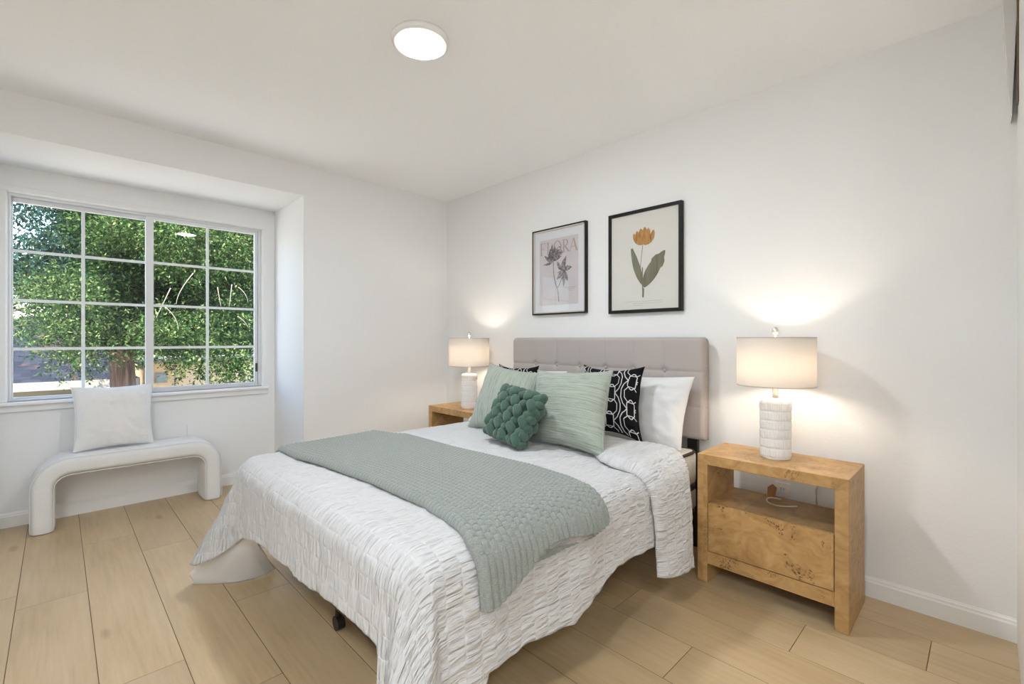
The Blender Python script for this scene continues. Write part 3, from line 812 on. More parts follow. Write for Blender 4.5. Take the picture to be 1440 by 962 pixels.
braid()

# ================================================================ NIGHTSTANDS
def nightstand(y0, y1, label):
    x0, x1, h, t = 2.192, 2.522, .606, .047
    root = empty('nightstand', ((x0 + x1) / 2, (y0 + y1) / 2, 0)); tag(root, label, 'nightstand', 'burl wood nightstands')
    # sides and top, mitred: build as polygons extruded along X
    def ext(name, poly, xa, xb, mat):
        bm = bmesh.new(); A = [bm.verts.new((xa, p[0], p[1])) for p in poly]; B = [bm.verts.new((xb, p[0], p[1])) for p in poly]; n = len(poly)
        for i in range(n): bm.faces.new((A[i], A[(i + 1) % n], B[(i + 1) % n], B[i]))
        bm.faces.new(A[::-1]); bm.faces.new(B); bmesh.ops.recalc_face_normals(bm, faces=bm.faces)
        bmesh.ops.bevel(bm, geom=bm.edges[:], offset=.0012, segments=1, affect='EDGES')
        return frombm(name, bm, mat, root)
    ext('side_panel', [(y0, 0.002), (y0 + t, 0.002), (y0 + t, h - t), (y0, h)], x0, x1, M_burl)
    ext('side_panel', [(y1, 0.002), (y1 - t, 0.002), (y1 - t, h - t), (y1, h)], x0, x1, M_burl)
    ext('top_panel', [(y0, h), (y0 + t, h - t), (y1 - t, h - t), (y1, h)], x0, x1, M_burl)
    a, b = y0 + t, y1 - t
    box('shelf', x0 + .018, x1, a, b, .366, .380, M_burl_shaded, root)
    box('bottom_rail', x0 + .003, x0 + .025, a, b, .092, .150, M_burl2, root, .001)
    box('bottom_panel', x0 + .025, x1, a, b, .125, .143, M_burl_shaded, root)
    box('back_panel', x1 - .012, x1, a, b, .143, .366, M_burl_shaded, root)
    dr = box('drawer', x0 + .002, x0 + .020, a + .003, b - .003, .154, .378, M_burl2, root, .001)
    box('drawer_box', x0 + .021, x1 - .05, a + .02, b - .02, .16, .33, M_burl_shaded, dr)
    for yy in (y0 + t / 2, y1 - t / 2):
        for xx in (x0 + .03, x1 - .03): lathe('glide_foot', [(.012, 0), (.012, .003)], xx, yy, M_dark, root, 12)
    return root
ns = nightstand(.372, .968, 'burl wood nightstand in the foreground right of the bed')
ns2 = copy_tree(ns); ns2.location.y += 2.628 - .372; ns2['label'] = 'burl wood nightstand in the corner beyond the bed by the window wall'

def lamp(cx, cy, z0, label):
    root = empty('table_lamp', (cx, cy, z0)); tag(root, label, 'lamp', 'white ceramic table lamps')
    zb = z0 + .003; Hb = .272; rb = .064; prof = [(.0, zb), (rb - .004, zb), (rb - .001, zb + .003)]
    NB = 6; 
    for i in range(NB * 10 + 1):
        z = zb + .006 + (Hb - .022) * i / (NB * 10); prof.append((rb, z))
    prof += [(rb - .004, zb + Hb - .010), (rb - .016, zb + Hb - .003), (.014, zb + Hb), (0, zb + Hb)]
    def rf(i, k, r, z):
        if i < 3 or i >= 3 + NB * 10 + 1: return 0
        q = (i - 3) % 10; band = (i - 3) // 10
        if q == 0: return -.0035
        return .0012 * math.cos(2 * math.pi * k * 44 / 264 + band * 1.3) * 1.0 + .0008 * math.cos(k * .19 + band * 2.1)
    lathe('base', prof, cx, cy, M_ceramic, root, 264, True, rf)
    lathe('foot_ring', [(0, z0), (rb - .002, z0), (rb - .001, z0 + .004), (0, z0 + .004)], cx, cy, M_chrome, root)
    lathe('neck', [(.013, zb + Hb - .002), (.013, zb + Hb + .045), (.017, zb + Hb + .048), (.017, zb + Hb + .085), (0, zb + Hb + .085)], cx, cy, M_chrome, root, 24)
    s0, s1, rs = z0 + .332, z0 + .556, .161
    sh = lathe('lamp_shade', [(rs, s0), (rs, s0 + .004), (rs, (s0 + s1) / 2), (rs, s1 - .004), (rs, s1), (rs - .002, s1), (rs - .002, (s0 + s1) / 2), (rs - .002, s0)], cx, cy, M_shade, root, 96, True, None, True)
    bm = bmesh.new()
    for zz in (s0, s1 - .005):
        lst = []
    bm.free()
    lathe('shade_rim', [(rs + .0008, s0), (rs + .0008, s0 + .005), (rs - .0028, s0 + .005), (rs - .0028, s0)], cx, cy, M_trimcloth, sh, 96, True, None, True)
    lathe('shade_rim', [(rs + .0008, s1 - .005), (rs + .0008, s1), (rs - .0028, s1), (rs - .0028, s1 - .005)], cx, cy, M_trimcloth, sh, 96, True, None, True)
    spk = []
    for a in (20, 140, 260):
        spk.append(([(cx + .01 * math.cos(R(a)), cy + .01 * math.sin(R(a)), s1 - .008), (cx + (rs - .003) * math.cos(R(a)), cy + (rs - .003) * math.sin(R(a)), s1 - .003)], .0015))
    tubes('shade_spider', spk, M_chrome, sh, 6)
    # harp + finial
    hp = []
    for sg in (1,):
        pts = []
        for i in range(25):
            a = -math.pi / 2 + 2 * math.pi * i / 24 if False else math.pi * i / 24
            pts.append((cx, cy + .045 * math.cos(a), zb + Hb + .08 + .19 * math.sin(a) ** .7 * 1.0))
        hp.append((pts, .0016))
    tubes('harp', hp, M_chrome, root, 6)
    lathe('finial', [(.006, s1 - .012), (.006, s1 + .012), (.012, s1 + .014), (.0135, s1 + .030), (.011, s1 + .040), (.005, s1 + .046), (0, s1 + .047)], cx, cy, M_chrome, root, 24)
    bz = zb + Hb + .135
    bulb = lathe('bulb', [(.0, bz - .045), (.013, bz - .045), (.014, bz - .028), (.026, bz - .008), (.030, bz + .008), (.026, bz + .024), (.014, bz + .034), (0, bz + .037)], cx, cy, M_bulbglass, root, 24)
    ld = bpy.data.lights.new('bulb_light', 'POINT'); ld.energy = LAMP; ld.color = (1, .88, .74); ld.shadow_soft_size = .03
    lo = bpy.data.objects.new('bulb_light', ld); COL.objects.link(lo); lo.parent = root; lo.location = (0, 0, bz - z0)
    return root
M_trimcloth = plain('shade_binding', (.62, .54, .46, 1), .8)
M_bulbglass = glass('bulb_glass', (1, .97, .92, 1), .5)
lp = lamp(2.372, .682, .606, 'lit table lamp with white tiled base on the nightstand right of the bed')
lp2 = copy_tree(lp); lp2.location = (2.345, 2.883, .606); lp2['label'] = 'lit table lamp with white base on the far corner nightstand'

# lamp cord lying in the open shelf of the right nightstand
cr = empty('lamp_cord', (2.40, .66, .38)); tag(cr, 'clear lamp cord with paper tag lying on the right nightstand shelf', 'cord')
M_cord = plain('clear_cord', (.55, .47, .38, 1), .3)
pts = []
for i in range(40):
    t = i / 39; a = t * math.pi * 1.35 + .3
    pts.append((2.43 + .05 * math.cos(a) , .665 + .075 * math.sin(a) * (1 - .2 * t), .384 + .004 * math.sin(t * 9)))
tubes('cord', [(pts, .003)], M_cord, cr, 8)
mesh('paper_tag', [(2.455, .742, .384), (2.465, .712, .386), (2.475, .705, .435), (2.47, .722, .452), (2.462, .742, .435), (2.457, .742, .384), (2.467, .712, .386), (2.477, .705, .435), (2.472, .722, .452), (2.464, .742, .435)],
     [[0, 1, 2, 3, 4], [9, 8, 7, 6, 5], [0, 5, 6, 1], [1, 6, 7, 2], [2, 7, 8, 3], [3, 8, 9, 4], [4, 9, 5, 0]], plain('brown_paper', (.36, .17, .07, 1), .8), cr)
wc = tubes('hanging_cord', [([(XW - .004, .548, .585), (XW - .004, .550, .50), (XW - .010, .556, .46), (XW - .006, .572, .43), (XW - .006, .566, .30), (XW - .006, .60, .12), (XW - .02, .62, .006)], .0035)], M_cord, cr, 8)

# ================================================================ PICTURES
def strip2d(pts, wd):
    """polyline -> quads in (a,b) plane with per-point half widths"""
    V = []; Fc = []
    for i, (a, b) in enumerate(pts):
        p = pts[max(i - 1, 0)]; q = pts[min(i + 1, len(pts) - 1)]; tx, ty = q[0] - p[0], q[1] - p[1]; L = math.hypot(tx, ty) or 1
        w_ = wd[i] if hasattr(wd, '__len__') else wd
        V += [(a - ty / L * w_, b + tx / L * w_), (a + ty / L * w_, b - tx / L * w_)]
    for i in range(len(pts) - 1): Fc.append([2 * i, 2 * i + 1, 2 * i + 3, 2 * i + 2])
    return V, Fc
def ink(name, shapes, mat, parent, ox, oy, oz, lift):
    """shapes in picture coords (a to the viewer's right = -Y, b up)"""
    V = []; Fc = []
    for k, (v, f) in enumerate(shapes):
        n = len(V); V += [(ox - lift - .00003 * k, oy - a, oz + b) for a, b in v]; Fc += [[n + i for i in q] for q in f]
    return mesh(name, V, Fc, mat, parent)
def leafshape(x0, y0, x1, y1, wd, n=14, skew=.0, pw=.8):
    pts = []; ws = []
    for i in range(n + 1):
        t = i / n; nx, ny = -(y1 - y0), (x1 - x0)
        pts.append((x0 + (x1 - x0) * t + nx * skew * math.sin(math.pi * t), y0 + (y1 - y0) * t + ny * skew * math.sin(math.pi * t))); ws.append(max(.0003, wd * (math.sin(math.pi * t ** pw) if pw > .7 else math.sqrt(max(0, math.sin(math.pi * t ** .8))))))
    return strip2d(pts, ws)
def picture(y0, y1, z0, z1, fw, fd, label, name, inner=None):
    root = empty(name, (XW, (y0 + y1) / 2, z0)); tag(root, label, 'picture')
    bm = bmesh.new()
    xa, xb = XW - fd, XW - .001
    for b in [(xa, xb, y0, y0 + fw, z0, z1), (xa, xb, y1 - fw, y1, z0, z1), (xa, xb, y0 + fw, y1 - fw, z0, z0 + fw), (xa, xb, y0 + fw, y1 - fw, z1 - fw, z1)]: bm_box(bm, *b, .001, 1)
    frombm('frame', bm, M_frame, root)
    if inner:
        bm = bmesh.new(); g = fw; k = .009; xi = xa + .002
        for b in [(xi, xb, y0 + g, y0 + g + k, z0 + g, z1 - g), (xi, xb, y1 - g - k, y1 - g, z0 + g, z1 - g), (xi, xb, y0 + g, y1 - g, z0 + g, z0 + g + k), (xi, xb, y0 + g, y1 - g, z1 - g - k, z1 - g)]: bm_box(bm, *b)
        frombm('inner_moulding', bm, plain('cream_moulding', (.58, .52, .46, 1), .5), root)
    return root, xa
def page(root, x, y0, y1, z0, z1, mat, name='print'):
    return box(name, x, x + .002, y0, y1, z0, z1, mat, root)
# left picture
r1, xa = picture(1.914, 2.413, 1.333, 1.965, .010, .030, 'framed botanical print reading FLORA in a thin black frame', 'framed_picture', True)
M_pp = NT('pinkish_print'); M_pp.l(M_pp.ramp(M_pp.noise(M_pp.co('Object'), 6, 4), [(.3, (.52, .49, .51, 1)), (.7, (.60, .55, .555, 1))]), M_pp.b.inputs['Base Color']); M_pp.b.inputs['Roughness'].default_value = .8; M_pp = M_pp.m
M_pale = plain('pale_mount', (.66, .66, .69, 1), .8)
pg = page(r1, xa + .012, 1.924, 2.403, 1.343, 1.955, M_pale, 'mount')
pr_ = box('print', xa + .011, xa + .0125, 1.985, 2.345, 1.40, 1.885, M_pp, pg)
def flora():
    S = []; hgt = .088; w_ = .058; x = -.175; y = .34
    def seg(pts, wd): S.append(strip2d(pts, wd))
    def serif(cx, cy, l=.012): seg([(cx - l, cy), (cx + l, cy)], .0022)
    T, t = .0058, .0022
    # F
    seg([(x + .012, y), (x + .012, y + hgt)], T); seg([(x + .004, y + hgt), (x + .05, y + hgt)], t); seg([(x + .012, y + hgt * .52), (x + .038, y + hgt * .52)], t); serif(x + .012, y); seg([(x + .05, y + hgt), (x + .05, y + hgt - .018)], t); seg([(x + .038, y + hgt * .42), (x + .038, y + hgt * .62)], t)
    x += .066
    seg([(x + .012, y), (x + .012, y + hgt)], T); serif(x + .012, y + hgt); seg([(x, y), (x + .05, y)], t); seg([(x + .05, y), (x + .052, y + .022)], t)
    x += .066
    pts = []; ws = []
    for i in range(29): a = 2 * math.pi * i / 28; pts.append((x + .036 + .032 * math.cos(a), y + hgt / 2 + hgt / 2 * math.sin(a))); ws.append(t + (T - t) * abs(math.cos(a)))
    seg(pts, ws); x += .082
    seg([(x + .012, y), (x + .012, y + hgt)], T); serif(x + .012, y)
    pts = []; ws = []
    for i in range(15): a = math.pi / 2 - math.pi * i / 14; pts.append((x + .024 + .024 * math.cos(a), y + hgt * .76 + hgt * .24 * math.sin(a))); ws.append(t + (T - t) * max(0, math.cos(a)))
    seg([(x, y + hgt), (x + .024, y + hgt)], t); seg(pts, ws); seg([(x + .024, y + hgt * .52), (x + .012, y + hgt * .52)], t); seg([(x + .022, y + hgt * .5), (x + .058, y)], T); x += .068
    seg([(x, y), (x + .033, y + hgt)], t); seg([(x + .033, y + hgt), (x + .062, y)], T); seg([(x + .01, y + hgt * .33), (x + .05, y + hgt * .33)], t); serif(x, y, .009); serif(x + .062, y, .01)
    return S
YC1, ZC1 = 2.165, 1.42
ink('lettering', flora(), plain('rose_ink', (.40, .30, .29, 1), .8), pr_, xa + .011, YC1, ZC1 + .015, .0006)
S = []
def bez(p0, p1, p2, n=14): return [((1 - t) ** 2 * p0[0] + 2 * t * (1 - t) * p1[0] + t * t * p2[0], (1 - t) ** 2 * p0[1] + 2 * t * (1 - t) * p1[1] + t * t * p2[1]) for t in [i / n for i in range(n + 1)]]
S.append(strip2d(bez((.015, .0), (.012, .07), (0, .10)), .003)); S.append(strip2d(bez((0, .10), (-.04, .18), (-.035, .30)), .003)); S.append(strip2d(bez((0, .10), (.05, .15), (.05, .23)), .0025))
def inkmat(name, a, b):
    m = NT(name); m.l(m.ramp(m.noise(m.co('Object'), 70, 3, .6), [(.42, (a, a * .93, a, 1)), (.6, (b, b * .93, b, 1))]), m.b.inputs['Base Color']); m.b.inputs['Roughness'].default_value = .8; return m.m
G1 = inkmat('grey_ink', .07, .26); G2 = inkmat('pale_grey_ink', .12, .36)
L1 = []; L2 = []
for (a, l, wd) in ((150, .10, .017), (190, .10, .010), (20, .085, .013), (110, .10, .02), (80, .11, .024), (55, .10, .022), (130, .075, .018), (35, .11, .016), (95, .13, .016)):
    L1.append(leafshape(-.035, .30, -.035 + l * math.cos(R(a)), .30 + l * math.sin(R(a)), wd, skew=.06))
for (a, l, wd) in ((70, .11, .019), (10, .09, .020), (125, .09, .016), (-60, .095, .018), (-130, .08, .016), (-85, .12, .014), (195, .05, .008)):
    L2.append(leafshape(.05, .225, .05 + l * math.cos(R(a)), .225 + l * math.sin(R(a)), wd, skew=.05))
for (cx, cz, rr) in ((-.02, .37, .018), (.02, .38, .018), (-.045, .385, .016), (.035, .355, .014)):
    pts = [(cx + rr * math.cos(t * .5), cz + rr * math.sin(t * .5)) for t in range(14)]; L2.append(strip2d(pts, .004))
ink('stem_drawing', S, G1, pr_, xa + .011, YC1 + .01, ZC1, .0009)
ink('leaf_drawing', L1, G1, pr_, xa + .011, YC1 + .01, ZC1, .0012)
ink('flower_drawing', L2, G2, pr_, xa + .011, YC1 + .01, ZC1, .0018)
S = []
random.seed(5)
for k, (a0, b0, l) in enumerate(((.06, .10, .10), (.085, .088, .06), (.10, .076, .03))):
    a = a0
    while a < a0 + l: q = random.uniform(.004, .012); S.append(strip2d([(a, b0), (a + q, b0)], .0016)); a += q + .004
ink('fine_print', S, G2, pr_, xa + .011, YC1, ZC1, .0008)
mesh('glass', [(xa + .006, 1.924, 1.343), (xa + .006, 2.403, 1.343), (xa + .006, 2.403, 1.955), (xa + .006, 1.924, 1.955)], [[0, 1, 2, 3]], M_picglass, r1)
# right picture
r2, xa = picture(1.231, 1.731, 1.317, 1.958, .020, .030, 'framed pressed orange tulip with two leaves in a black frame', 'framed_picture')
pg = page(r2, xa + .010, 1.251, 1.711, 1.337, 1.938, plain('offwhite_paper', (.66, .65, .61, 1), .85))
Y2, Z2 = 1.484, 1.337
M_leaf = NT('pressed_leaf'); M_leaf.l(M_leaf.ramp(M_leaf.noise(M_leaf.mapped(M_leaf.co('Object'), (1, 60, 6)), 1, 3), [(.3, (.13, .125, .085, 1)), (.7, (.21, .20, .14, 1))]), M_leaf.b.inputs['Base Color']); M_leaf.b.inputs['Roughness'].default_value = .8; M_leaf = M_leaf.m
ink('stem', [strip2d(bez((.0, .072), (-.006, .20), (-.004, .26)), .0035), strip2d(bez((-.020, .235), (-.012, .33), (.0, .405)), .0018), strip2d([(0, .075), (.002, .13)], .006)], M_leaf, pg, xa + .010, Y2, Z2, .0008)
def lobe(ctr, ws): return strip2d(ctr, ws)
ink('leaf', [strip2d(bez((-.002, .15), (-.04, .24), (-.078, .385), 18), [.003 + .021 * math.sin(math.pi * min(1, (i / 18) * .97 + .0)) ** .8 for i in range(19)])], M_leaf, pg, xa + .010, Y2, Z2, .0012)
ink('leaf', [strip2d(bez((.006, .135), (.045, .22), (.145, .345), 18), [.004 + .038 * math.sin(math.pi * (i / 18)) ** .75 + (.010 if i in (13, 14, 15) else 0) for i in range(19)])], M_leaf, pg, xa + .010, Y2, Z2, .0010)
M_pet = NT('tulip_petal'); M_pet.l(M_pet.ramp(M_pet.noise(M_pet.mapped(M_pet.co('Object'), (1, 90, 16)), 1, 3), [(.3, (.27, .12, .045, 1)), (.6, (.50, .27, .08, 1))]), M_pet.b.inputs['Base Color']); M_pet.b.inputs['Roughness'].default_value = .8; M_pet = M_pet.m
PT = []
for (tx, ty, wd, sk) in ((-.064, .075, .016, .16), (-.042, .088, .018, .10), (-.015, .098, .020, .03), (.012, .104, .020, -.03), (.038, .094, .020, -.10), (.072, .078, .018, -.2), (.0, .08, .022, 0)):
    PT.append(leafshape(0, .403, tx, .403 + ty, wd, skew=sk, pw=.62))
ink('tulip_flower', PT, M_pet, pg, xa + .010, Y2, Z2, .0016)
S = []
for (a0, b0, l) in ((-.13, .050, .26), (-.07, .038, .20), (-.07, .026, .06)):
    a = a0
    while a < a0 + l: q = random.uniform(.004, .014); S.append(strip2d([(a, b0), (a + q, b0)], .0010)); a += q + .0045
ink('caption', S, plain('grey_caption', (.32, .31, .29, 1), .8), pg, xa + .010, Y2, Z2, .0006)
mesh('glass', [(xa + .005, 1.251, 1.337), (xa + .005, 1.711, 1.337), (xa + .005, 1.711, 1.938), (xa + .005, 1.251, 1.938)], [[0, 1, 2, 3]], glass('picture_acrylic', (1, 1, 1, 1), .35), r2)

# ================================================================ OUTDOORS
GZ = -2.6
def ground():
    m = NT('dry_ground'); m.l(m.ramp(m.noise(m.co('Object'), .6, 5), [(.35, (.36, .33, .29, 1)), (.65, (.48, .44, .38, 1))]), m.b.inputs['Base Color']); m.b.inputs['Roughness'].default_value = .95
    struct(mesh('ground', [(-60, 4.6, GZ), (60, 4.6, GZ), (60, 90, GZ), (-60, 90, GZ)], [[0, 1, 2, 3]], m.m))
ground()
def shinglemat():
    m = NT('roof_shingles'); co = m.co('Object'); b = m.n('TexBrick'); b.offset = .5; b.inputs['Scale'].default_value = 1
    b.inputs['Brick Width'].default_value = .28; b.inputs['Row Height'].default_value = .14; b.inputs['Mortar Size'].default_value = .006
    b.inputs['Color1'].default_value = (.010, .014, .024, 1); b.inputs['Color2'].default_value = (.024, .028, .042, 1); b.inputs['Mortar'].default_value = (.01, .01, .014, 1)
    m.l(co, b.inputs['Vector'])
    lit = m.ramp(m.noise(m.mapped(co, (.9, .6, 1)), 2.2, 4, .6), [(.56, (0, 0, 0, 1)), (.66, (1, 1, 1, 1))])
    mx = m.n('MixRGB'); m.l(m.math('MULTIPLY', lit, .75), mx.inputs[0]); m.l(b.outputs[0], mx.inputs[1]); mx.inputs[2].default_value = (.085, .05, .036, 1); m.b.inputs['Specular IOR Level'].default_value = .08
    m.l(mx.outputs[0], m.b.inputs['Base Color']); m.b.inputs['Roughness'].default_value = .9; return m.m
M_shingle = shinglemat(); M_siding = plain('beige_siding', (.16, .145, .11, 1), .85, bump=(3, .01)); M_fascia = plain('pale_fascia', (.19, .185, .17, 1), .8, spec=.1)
def house(name, x0, x1, y0, y1, ze, zr, wallm, label, wins, oh=.5):
    root = empty(name, ((x0 + x1) / 2, (y0 + y1) / 2, GZ)); tag(root, label, 'house')
    box('wall', x0, x1, y0, y1, GZ, ze - .05, wallm, root)
    ym = (y0 + y1) / 2; a0, a1, b0, b1 = x0 - oh, x1 + oh, y0 - oh, y1 + oh; t = .14; hx = (y1 - y0) / 2
    V = [(a0, b0, ze), (a1, b0, ze), (a1, b1, ze), (a0, b1, ze), (a0 + hx, ym, zr), (a1 - hx * .3, ym, zr)]
    V += [(x, y, z - t) for x, y, z in V]
    Fc = [[0, 1, 5, 4], [1, 2, 5], [2, 3, 4, 5], [3, 0, 4], [7, 6, 10, 11], [8, 7, 11], [9, 8, 11, 10], [6, 9, 10]]
    rf = mesh('roof', V, Fc, M_shingle, root)
    bm = bmesh.new()
    for b in [(a0, a1, b0 - .03, b0, ze - t, ze + .03), (a0 - .03, a0, b0, b1, ze - t, ze + .03), (a1, a1 + .03, b0, b1, ze - t, ze + .03)]: bm_box(bm, *b)
    frombm('fascia_gutter', bm, M_fascia, rf)
    for (wx0, wx1, wz0, wz1) in wins:
        wn = box('window', wx0, wx1, y0 - .05, y0, wz0, wz1, M_fascia, root)
        for q in range(2):
            c0 = wx0 + .05 + q * (wx1 - wx0 - .05) / 2; box('pane', c0, c0 + (wx1 - wx0 - .15) / 2, y0 - .06, y0 - .05, wz0 + .05, wz1 - .05, M_winglass, wn)
    return root
M_winglass = plain('blue_window_glass', (.10, .16, .19, 1), .1)
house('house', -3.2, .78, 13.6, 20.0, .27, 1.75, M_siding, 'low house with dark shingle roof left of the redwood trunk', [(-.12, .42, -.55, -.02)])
house('house', -14, -2.2, 25, 33, 1.5, 4.0, M_siding, 'farther house with grey roof showing behind foliage at left', [])
M_cream = NT('cream_stucco'); M_cream.l(M_cream.ramp(M_cream.noise(M_cream.co('Object'), .35, 3), [(.4, (.40, .33, .24, 1)), (.62, (.42, .27, .12, 1))]), M_cream.b.inputs['Base Color']); M_cream = M_cream.m
cw = empty('outbuilding', (4.3, 15.6, GZ)); tag(cw, 'pale cream building in full sun behind the trees at right', 'building')
box('wall', 1.55, 9.0, 14.6, 18.0, GZ, .55, M_cream, cw); box('flat_roof_edge', 1.45, 9.1, 14.5, 18.1, .55, .62, M_fascia, cw)
vt_ = box('window', 1.75, 2.0, 14.56, 14.6, .05, .30, M_fascia, cw); box('pane', 1.78, 1.97, 14.55, 14.56, .08, .27, M_winglass, vt_)
for i in range(4):
    box('wall_batten', 2.15 + i * 1.6, 2.18 + i * 1.6, 14.585, 14.6, GZ, .55, M_fascia, cw)

def leafmat(name, c0, c1, c2):
    m = NT(name); rnd = m.n('NewGeometry').outputs['Random Per Island']
    c = m.ramp(rnd, [(0, c0), (.62, c1), (1, c2)]); t = m.n('BsdfTranslucent'); d = m.n('BsdfDiffuse'); mx = m.n('MixShader'); mx.inputs[0].default_value = .35
    m.l(c, t.inputs[0]); m.l(c, d.inputs[0]); m.l(d.outputs[0], mx.inputs[1]); m.l(t.outputs[0], mx.inputs[2]); m.l(mx.outputs[0], m.out.inputs[0]); return m.m
M_lf_dark = leafmat('evergreen_leaves', (.004, .016, .011, 1), (.012, .038, .016, 1), (.11, .165, .045, 1))
M_lf_mid = leafmat('broad_leaves', (.012, .036, .014, 1), (.035, .075, .022, 1), (.21, .26, .10, 1))
M_lf_blue = leafmat('bluish_needles', (.015, .04, .04, 1), (.035, .08, .06, 1), (.12, .17, .09, 1))
def barkmat():
    m = NT('redwood_bark'); n = m.noise(m.mapped(m.co('Object'), (14, 14, 1.1)), 1.0, 4, .6)
    m.l(m.ramp(n, [(.35, (.012, .006, .004, 1)), (.5, (.055, .03, .02, 1)), (.68, (.15, .095, .07, 1))]), m.b.inputs['Base Color']); m.b.inputs['Roughness'].default_value = .95; m.bump(n, .06, 1); return m.m
M_bark = barkmat(); M_twig = plain('pale_bare_twig', (.20, .17, .13, 1), .8)
def foliage(name, blobs, mat, parent, seed, lsize, dens, droop=.3, elong=2.2):
    """each blob (x,y,z,rx,ry,rz): sprays of small leaves spread through the ellipsoid"""
    rg = np.random.default_rng(seed); VV = []; 
    for (x, y, z, rx, ry, rz) in blobs:
        ns_ = max(3, int(dens * (rx * ry * rz) ** (2 / 3) * 6))
        d = rg.normal(size=(ns_, 3)); d /= np.linalg.norm(d, axis=1)[:, None]; rad = rg.uniform(.45, 1.0, ns_) ** .6
        c = np.array([x, y, z]) + d * rad[:, None] * np.array([rx, ry, rz])
        L = 16; 
        dirv = d.copy(); dirv[:, 2] -= droop; dirv += rg.normal(size=(ns_, 3)) * .35; dirv /= np.linalg.norm(dirv, axis=1)[:, None]
        s = rg.uniform(0, 1, (ns_, L)) * lsize * 5
        base = c[:, None, :] + dirv[:, None, :] * s[:, :, None] + rg.normal(size=(ns_, L, 3)) * lsize * .55
        base = base.reshape(-1, 3); n = len(base)
        ax = np.repeat(dirv, L, axis=0) * .7 + rg.normal(size=(n, 3)) * .5; ax /= np.linalg.norm(ax, axis=1)[:, None]
        up = np.array([0, 0, 1.0]) + rg.normal(size=(n, 3)) * .55
        sd_ = np.cross(ax, up); sd_ /= np.linalg.norm(sd_, axis=1)[:, None]
        l_ = lsize * rg.uniform(.6, 1.3, n)[:, None]; w_ = l_ / elong
        q = np.stack([base - ax * l_ * .5, base + sd_ * w_ * .5, base + ax * l_ * .5, base - sd_ * w_ * .5], 1)
        VV.append(q.reshape(-1, 3))
    V_ = np.concatenate(VV); n = len(V_) // 4
    me = bpy.data.meshes.new(name); org = np.array(PW[parent.name]); Vl = V_ - org
    me.vertices.add(len(V_)); me.vertices.foreach_set('co', Vl.astype(np.float32).ravel())
    me.loops.add(n * 4); me.loops.foreach_set('vertex_index', np.arange(n * 4, dtype=np.int32))
    me.polygons.add(n); me.polygons.foreach_set('loop_start', np.arange(0, n * 4, 4, dtype=np.int32)); me.polygons.foreach_set('loop_total', np.full(n, 4, dtype=np.int32))
    me.materials.append(mat); me.update(); me.validate()
    o = bpy.data.objects.new(name, me); link(o, parent); return o
def at(px, py, Y):       # point at distance Y seen through the window, for laying out the trees
    th = R(44.4); a = (px - 720) / 653; b = (477 - py) / 653
    d = (math.sin(th) + a * math.cos(th), math.cos(th) - a * math.sin(th), b); t = Y / d[1]
    return d[0] * t, Y, 1.152 + d[2] * t
def tree(name, x, y, rt, ht, blobs, mat, seed, label, lsize=.10, dens=60, branches=(), bark=None, twigs=(), top=None):
    root = empty(name, (x, y, GZ)); tag(root, label, 'tree')
    pts = [(x + .05 * math.sin(i), y + .05 * math.cos(i * 1.3), GZ + ht * i / 12) for i in range(13)]
    tubes('trunk', [(pts, [rt * (1.25 if i == 0 else 1 - .05 * i) for i in range(13)])], bark or M_bark, root, 20)
    for k in range(0, len(blobs), 4):
        bx_, by_, bz_ = blobs[k][:3]
        if math.hypot(bx_ - x, by_ - y) > 1.5 or rt > .3: continue
        z0 = max(GZ + 1, min(GZ + ht * .95, bz_ - .5 - .2 * abs(bx_ - x)))
        tubes('branch', [([(x, y, z0), ((x + bx_) / 2, (y + by_) / 2, (z0 + bz_) / 2 + .15), (bx_, by_, bz_)], [rt * .28, rt * .16, rt * .05])], bark or M_bark, root, 7)
    for q in twigs:
        tw = tubes('bare_twig', [q], M_twig, root, 6); tw['label'] = 'pale bare hanging twig'
    foliage('foliage', blobs, mat, root, seed, lsize, dens); return root
def blobs_px(n, xr, yr, Yr, r, seed):
    rg = random.Random(seed); out = []
    for _ in range(n):
        X, Y, Z = at(rg.uniform(*xr), rg.uniform(*yr), rg.uniform(*Yr)); out.append((X, Y, Z, r * rg.uniform(.7, 1.3), r * rg.uniform(.7, 1.2), r * rg.uniform(.35, .6)))
    return out
def blobs_up(n, xr, Yr, zr, r, seed):
    rg = random.Random(seed); return [(rg.uniform(*xr), rg.uniform(*Yr), rg.uniform(*zr), r, r, r * .6) for _ in range(n)]
def twig(px0, px1, px2, Y, r=.007):
    p0, p1, p2 = at(*px0, Y), at(*px1, Y), at(*px2, Y)
    return ([tuple((1 - t) ** 2 * a + 2 * t * (1 - t) * b + t * t * c for a, b, c in zip(p0, p1, p2)) for t in [i / 12 for i in range(13)]], [r * (1 - .05 * i) for i in range(13)])
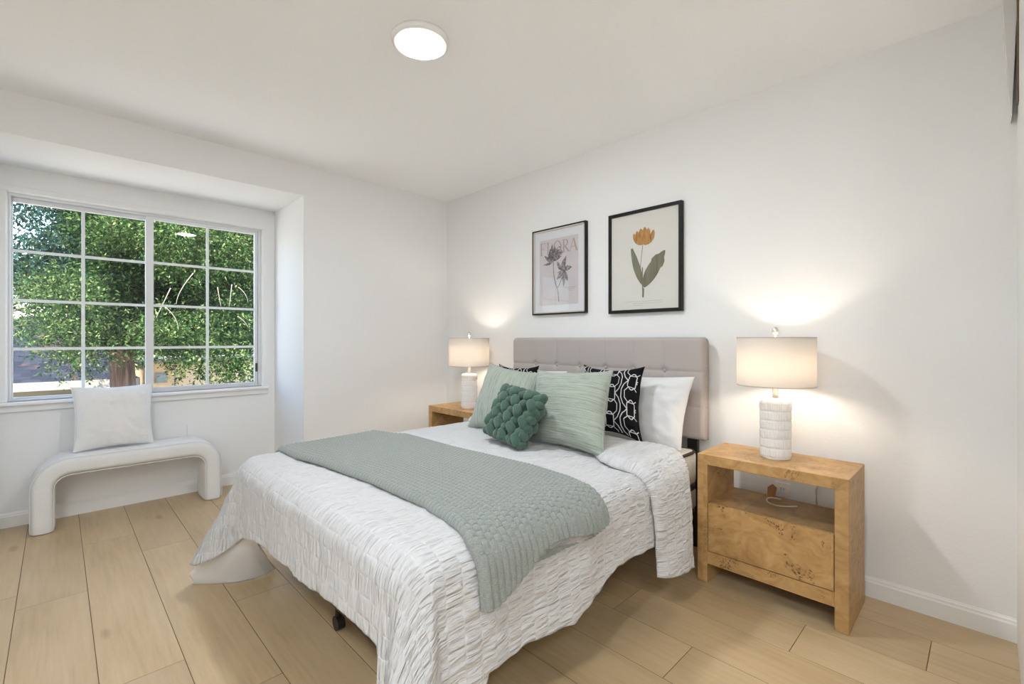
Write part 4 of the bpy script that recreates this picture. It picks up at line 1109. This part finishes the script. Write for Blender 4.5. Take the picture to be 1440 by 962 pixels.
tree('redwood_tree', .92, 12.0, .235, 12, blobs_px(46, (150, 365), (262, 470), (10.8, 13.2), .62, 1) + blobs_px(10, (112, 215), (430, 482), (10.8, 12.5), .40, 11) + blobs_up(14, (-.5, 4), (10.8, 13.5), (4.0, 6.5), .9, 31), M_lf_dark, 1,
     'redwood tree with thick brown trunk in the centre of the window view', .075, 100)
tree('broadleaf_tree', 3.4, 9.6, .13, 7.5, blobs_px(14, (218, 300), (300, 372), (8.3, 9.4), .30, 2) + blobs_px(10, (290, 365), (320, 380), (8.3, 9.4), .28, 21) + blobs_px(12, (215, 365), (436, 486), (8.3, 9.4), .26, 12)
     + blobs_px(9, (262, 365), (490, 518), (8.0, 9.0), .24, 13) + blobs_px(5, (290, 340), (515, 548), (8.0, 9.0), .20, 15), M_lf_mid, 2,
     'leafy tree with bare pale twigs filling the right window sash', .060, 105,
     twigs=[twig((272, 384), (248, 412), (248, 428), 7.9), twig((240, 405), (228, 430), (219, 448), 7.9), twig((232, 432), (250, 445), (251, 465), 7.8), twig((306, 404), (308, 418), (311, 432), 7.8),
            twig((326, 400), (325, 412), (322, 432), 7.9), twig((335, 404), (347, 412), (349, 426), 7.9), twig((334, 445), (344, 450), (349, 461), 7.9)])
tree('pine_tree', -1.1, 10.4, .10, 6.2, blobs_px(14, (40, 116), (395, 425), (9.2, 10.6), .26, 3) + blobs_px(9, (50, 116), (440, 485), (9.0, 10.2), .24, 14) + blobs_px(5, (85, 136), (490, 518), (9.0, 10.0), .20, 17) + blobs_px(7, (125, 205), (290, 350), (9.5, 10.5), .26, 18), M_lf_mid, 3,
     'bright green tree in the lower left of the window view', .055, 110)
tree('distant_tree', -1.9, 21, .2, 11, blobs_px(6, (12, 130), (284, 298), (19.5, 22), .42, 4) + blobs_px(5, (20, 130), (332, 350), (19.5, 22), .42, 41) + blobs_px(17, (12, 130), (368, 425), (19.5, 22), .6, 42), M_lf_blue, 4,
     'hazy bluish tree in the upper left of the window view', .13, 60)
tree('distant_tree', 6.5, 27, .35, 13, blobs_px(34, (150, 370), (262, 470), (25, 30), 1.5, 6), M_lf_dark, 6, 'tall dark tree behind the redwood and the cream building', .20, 60)
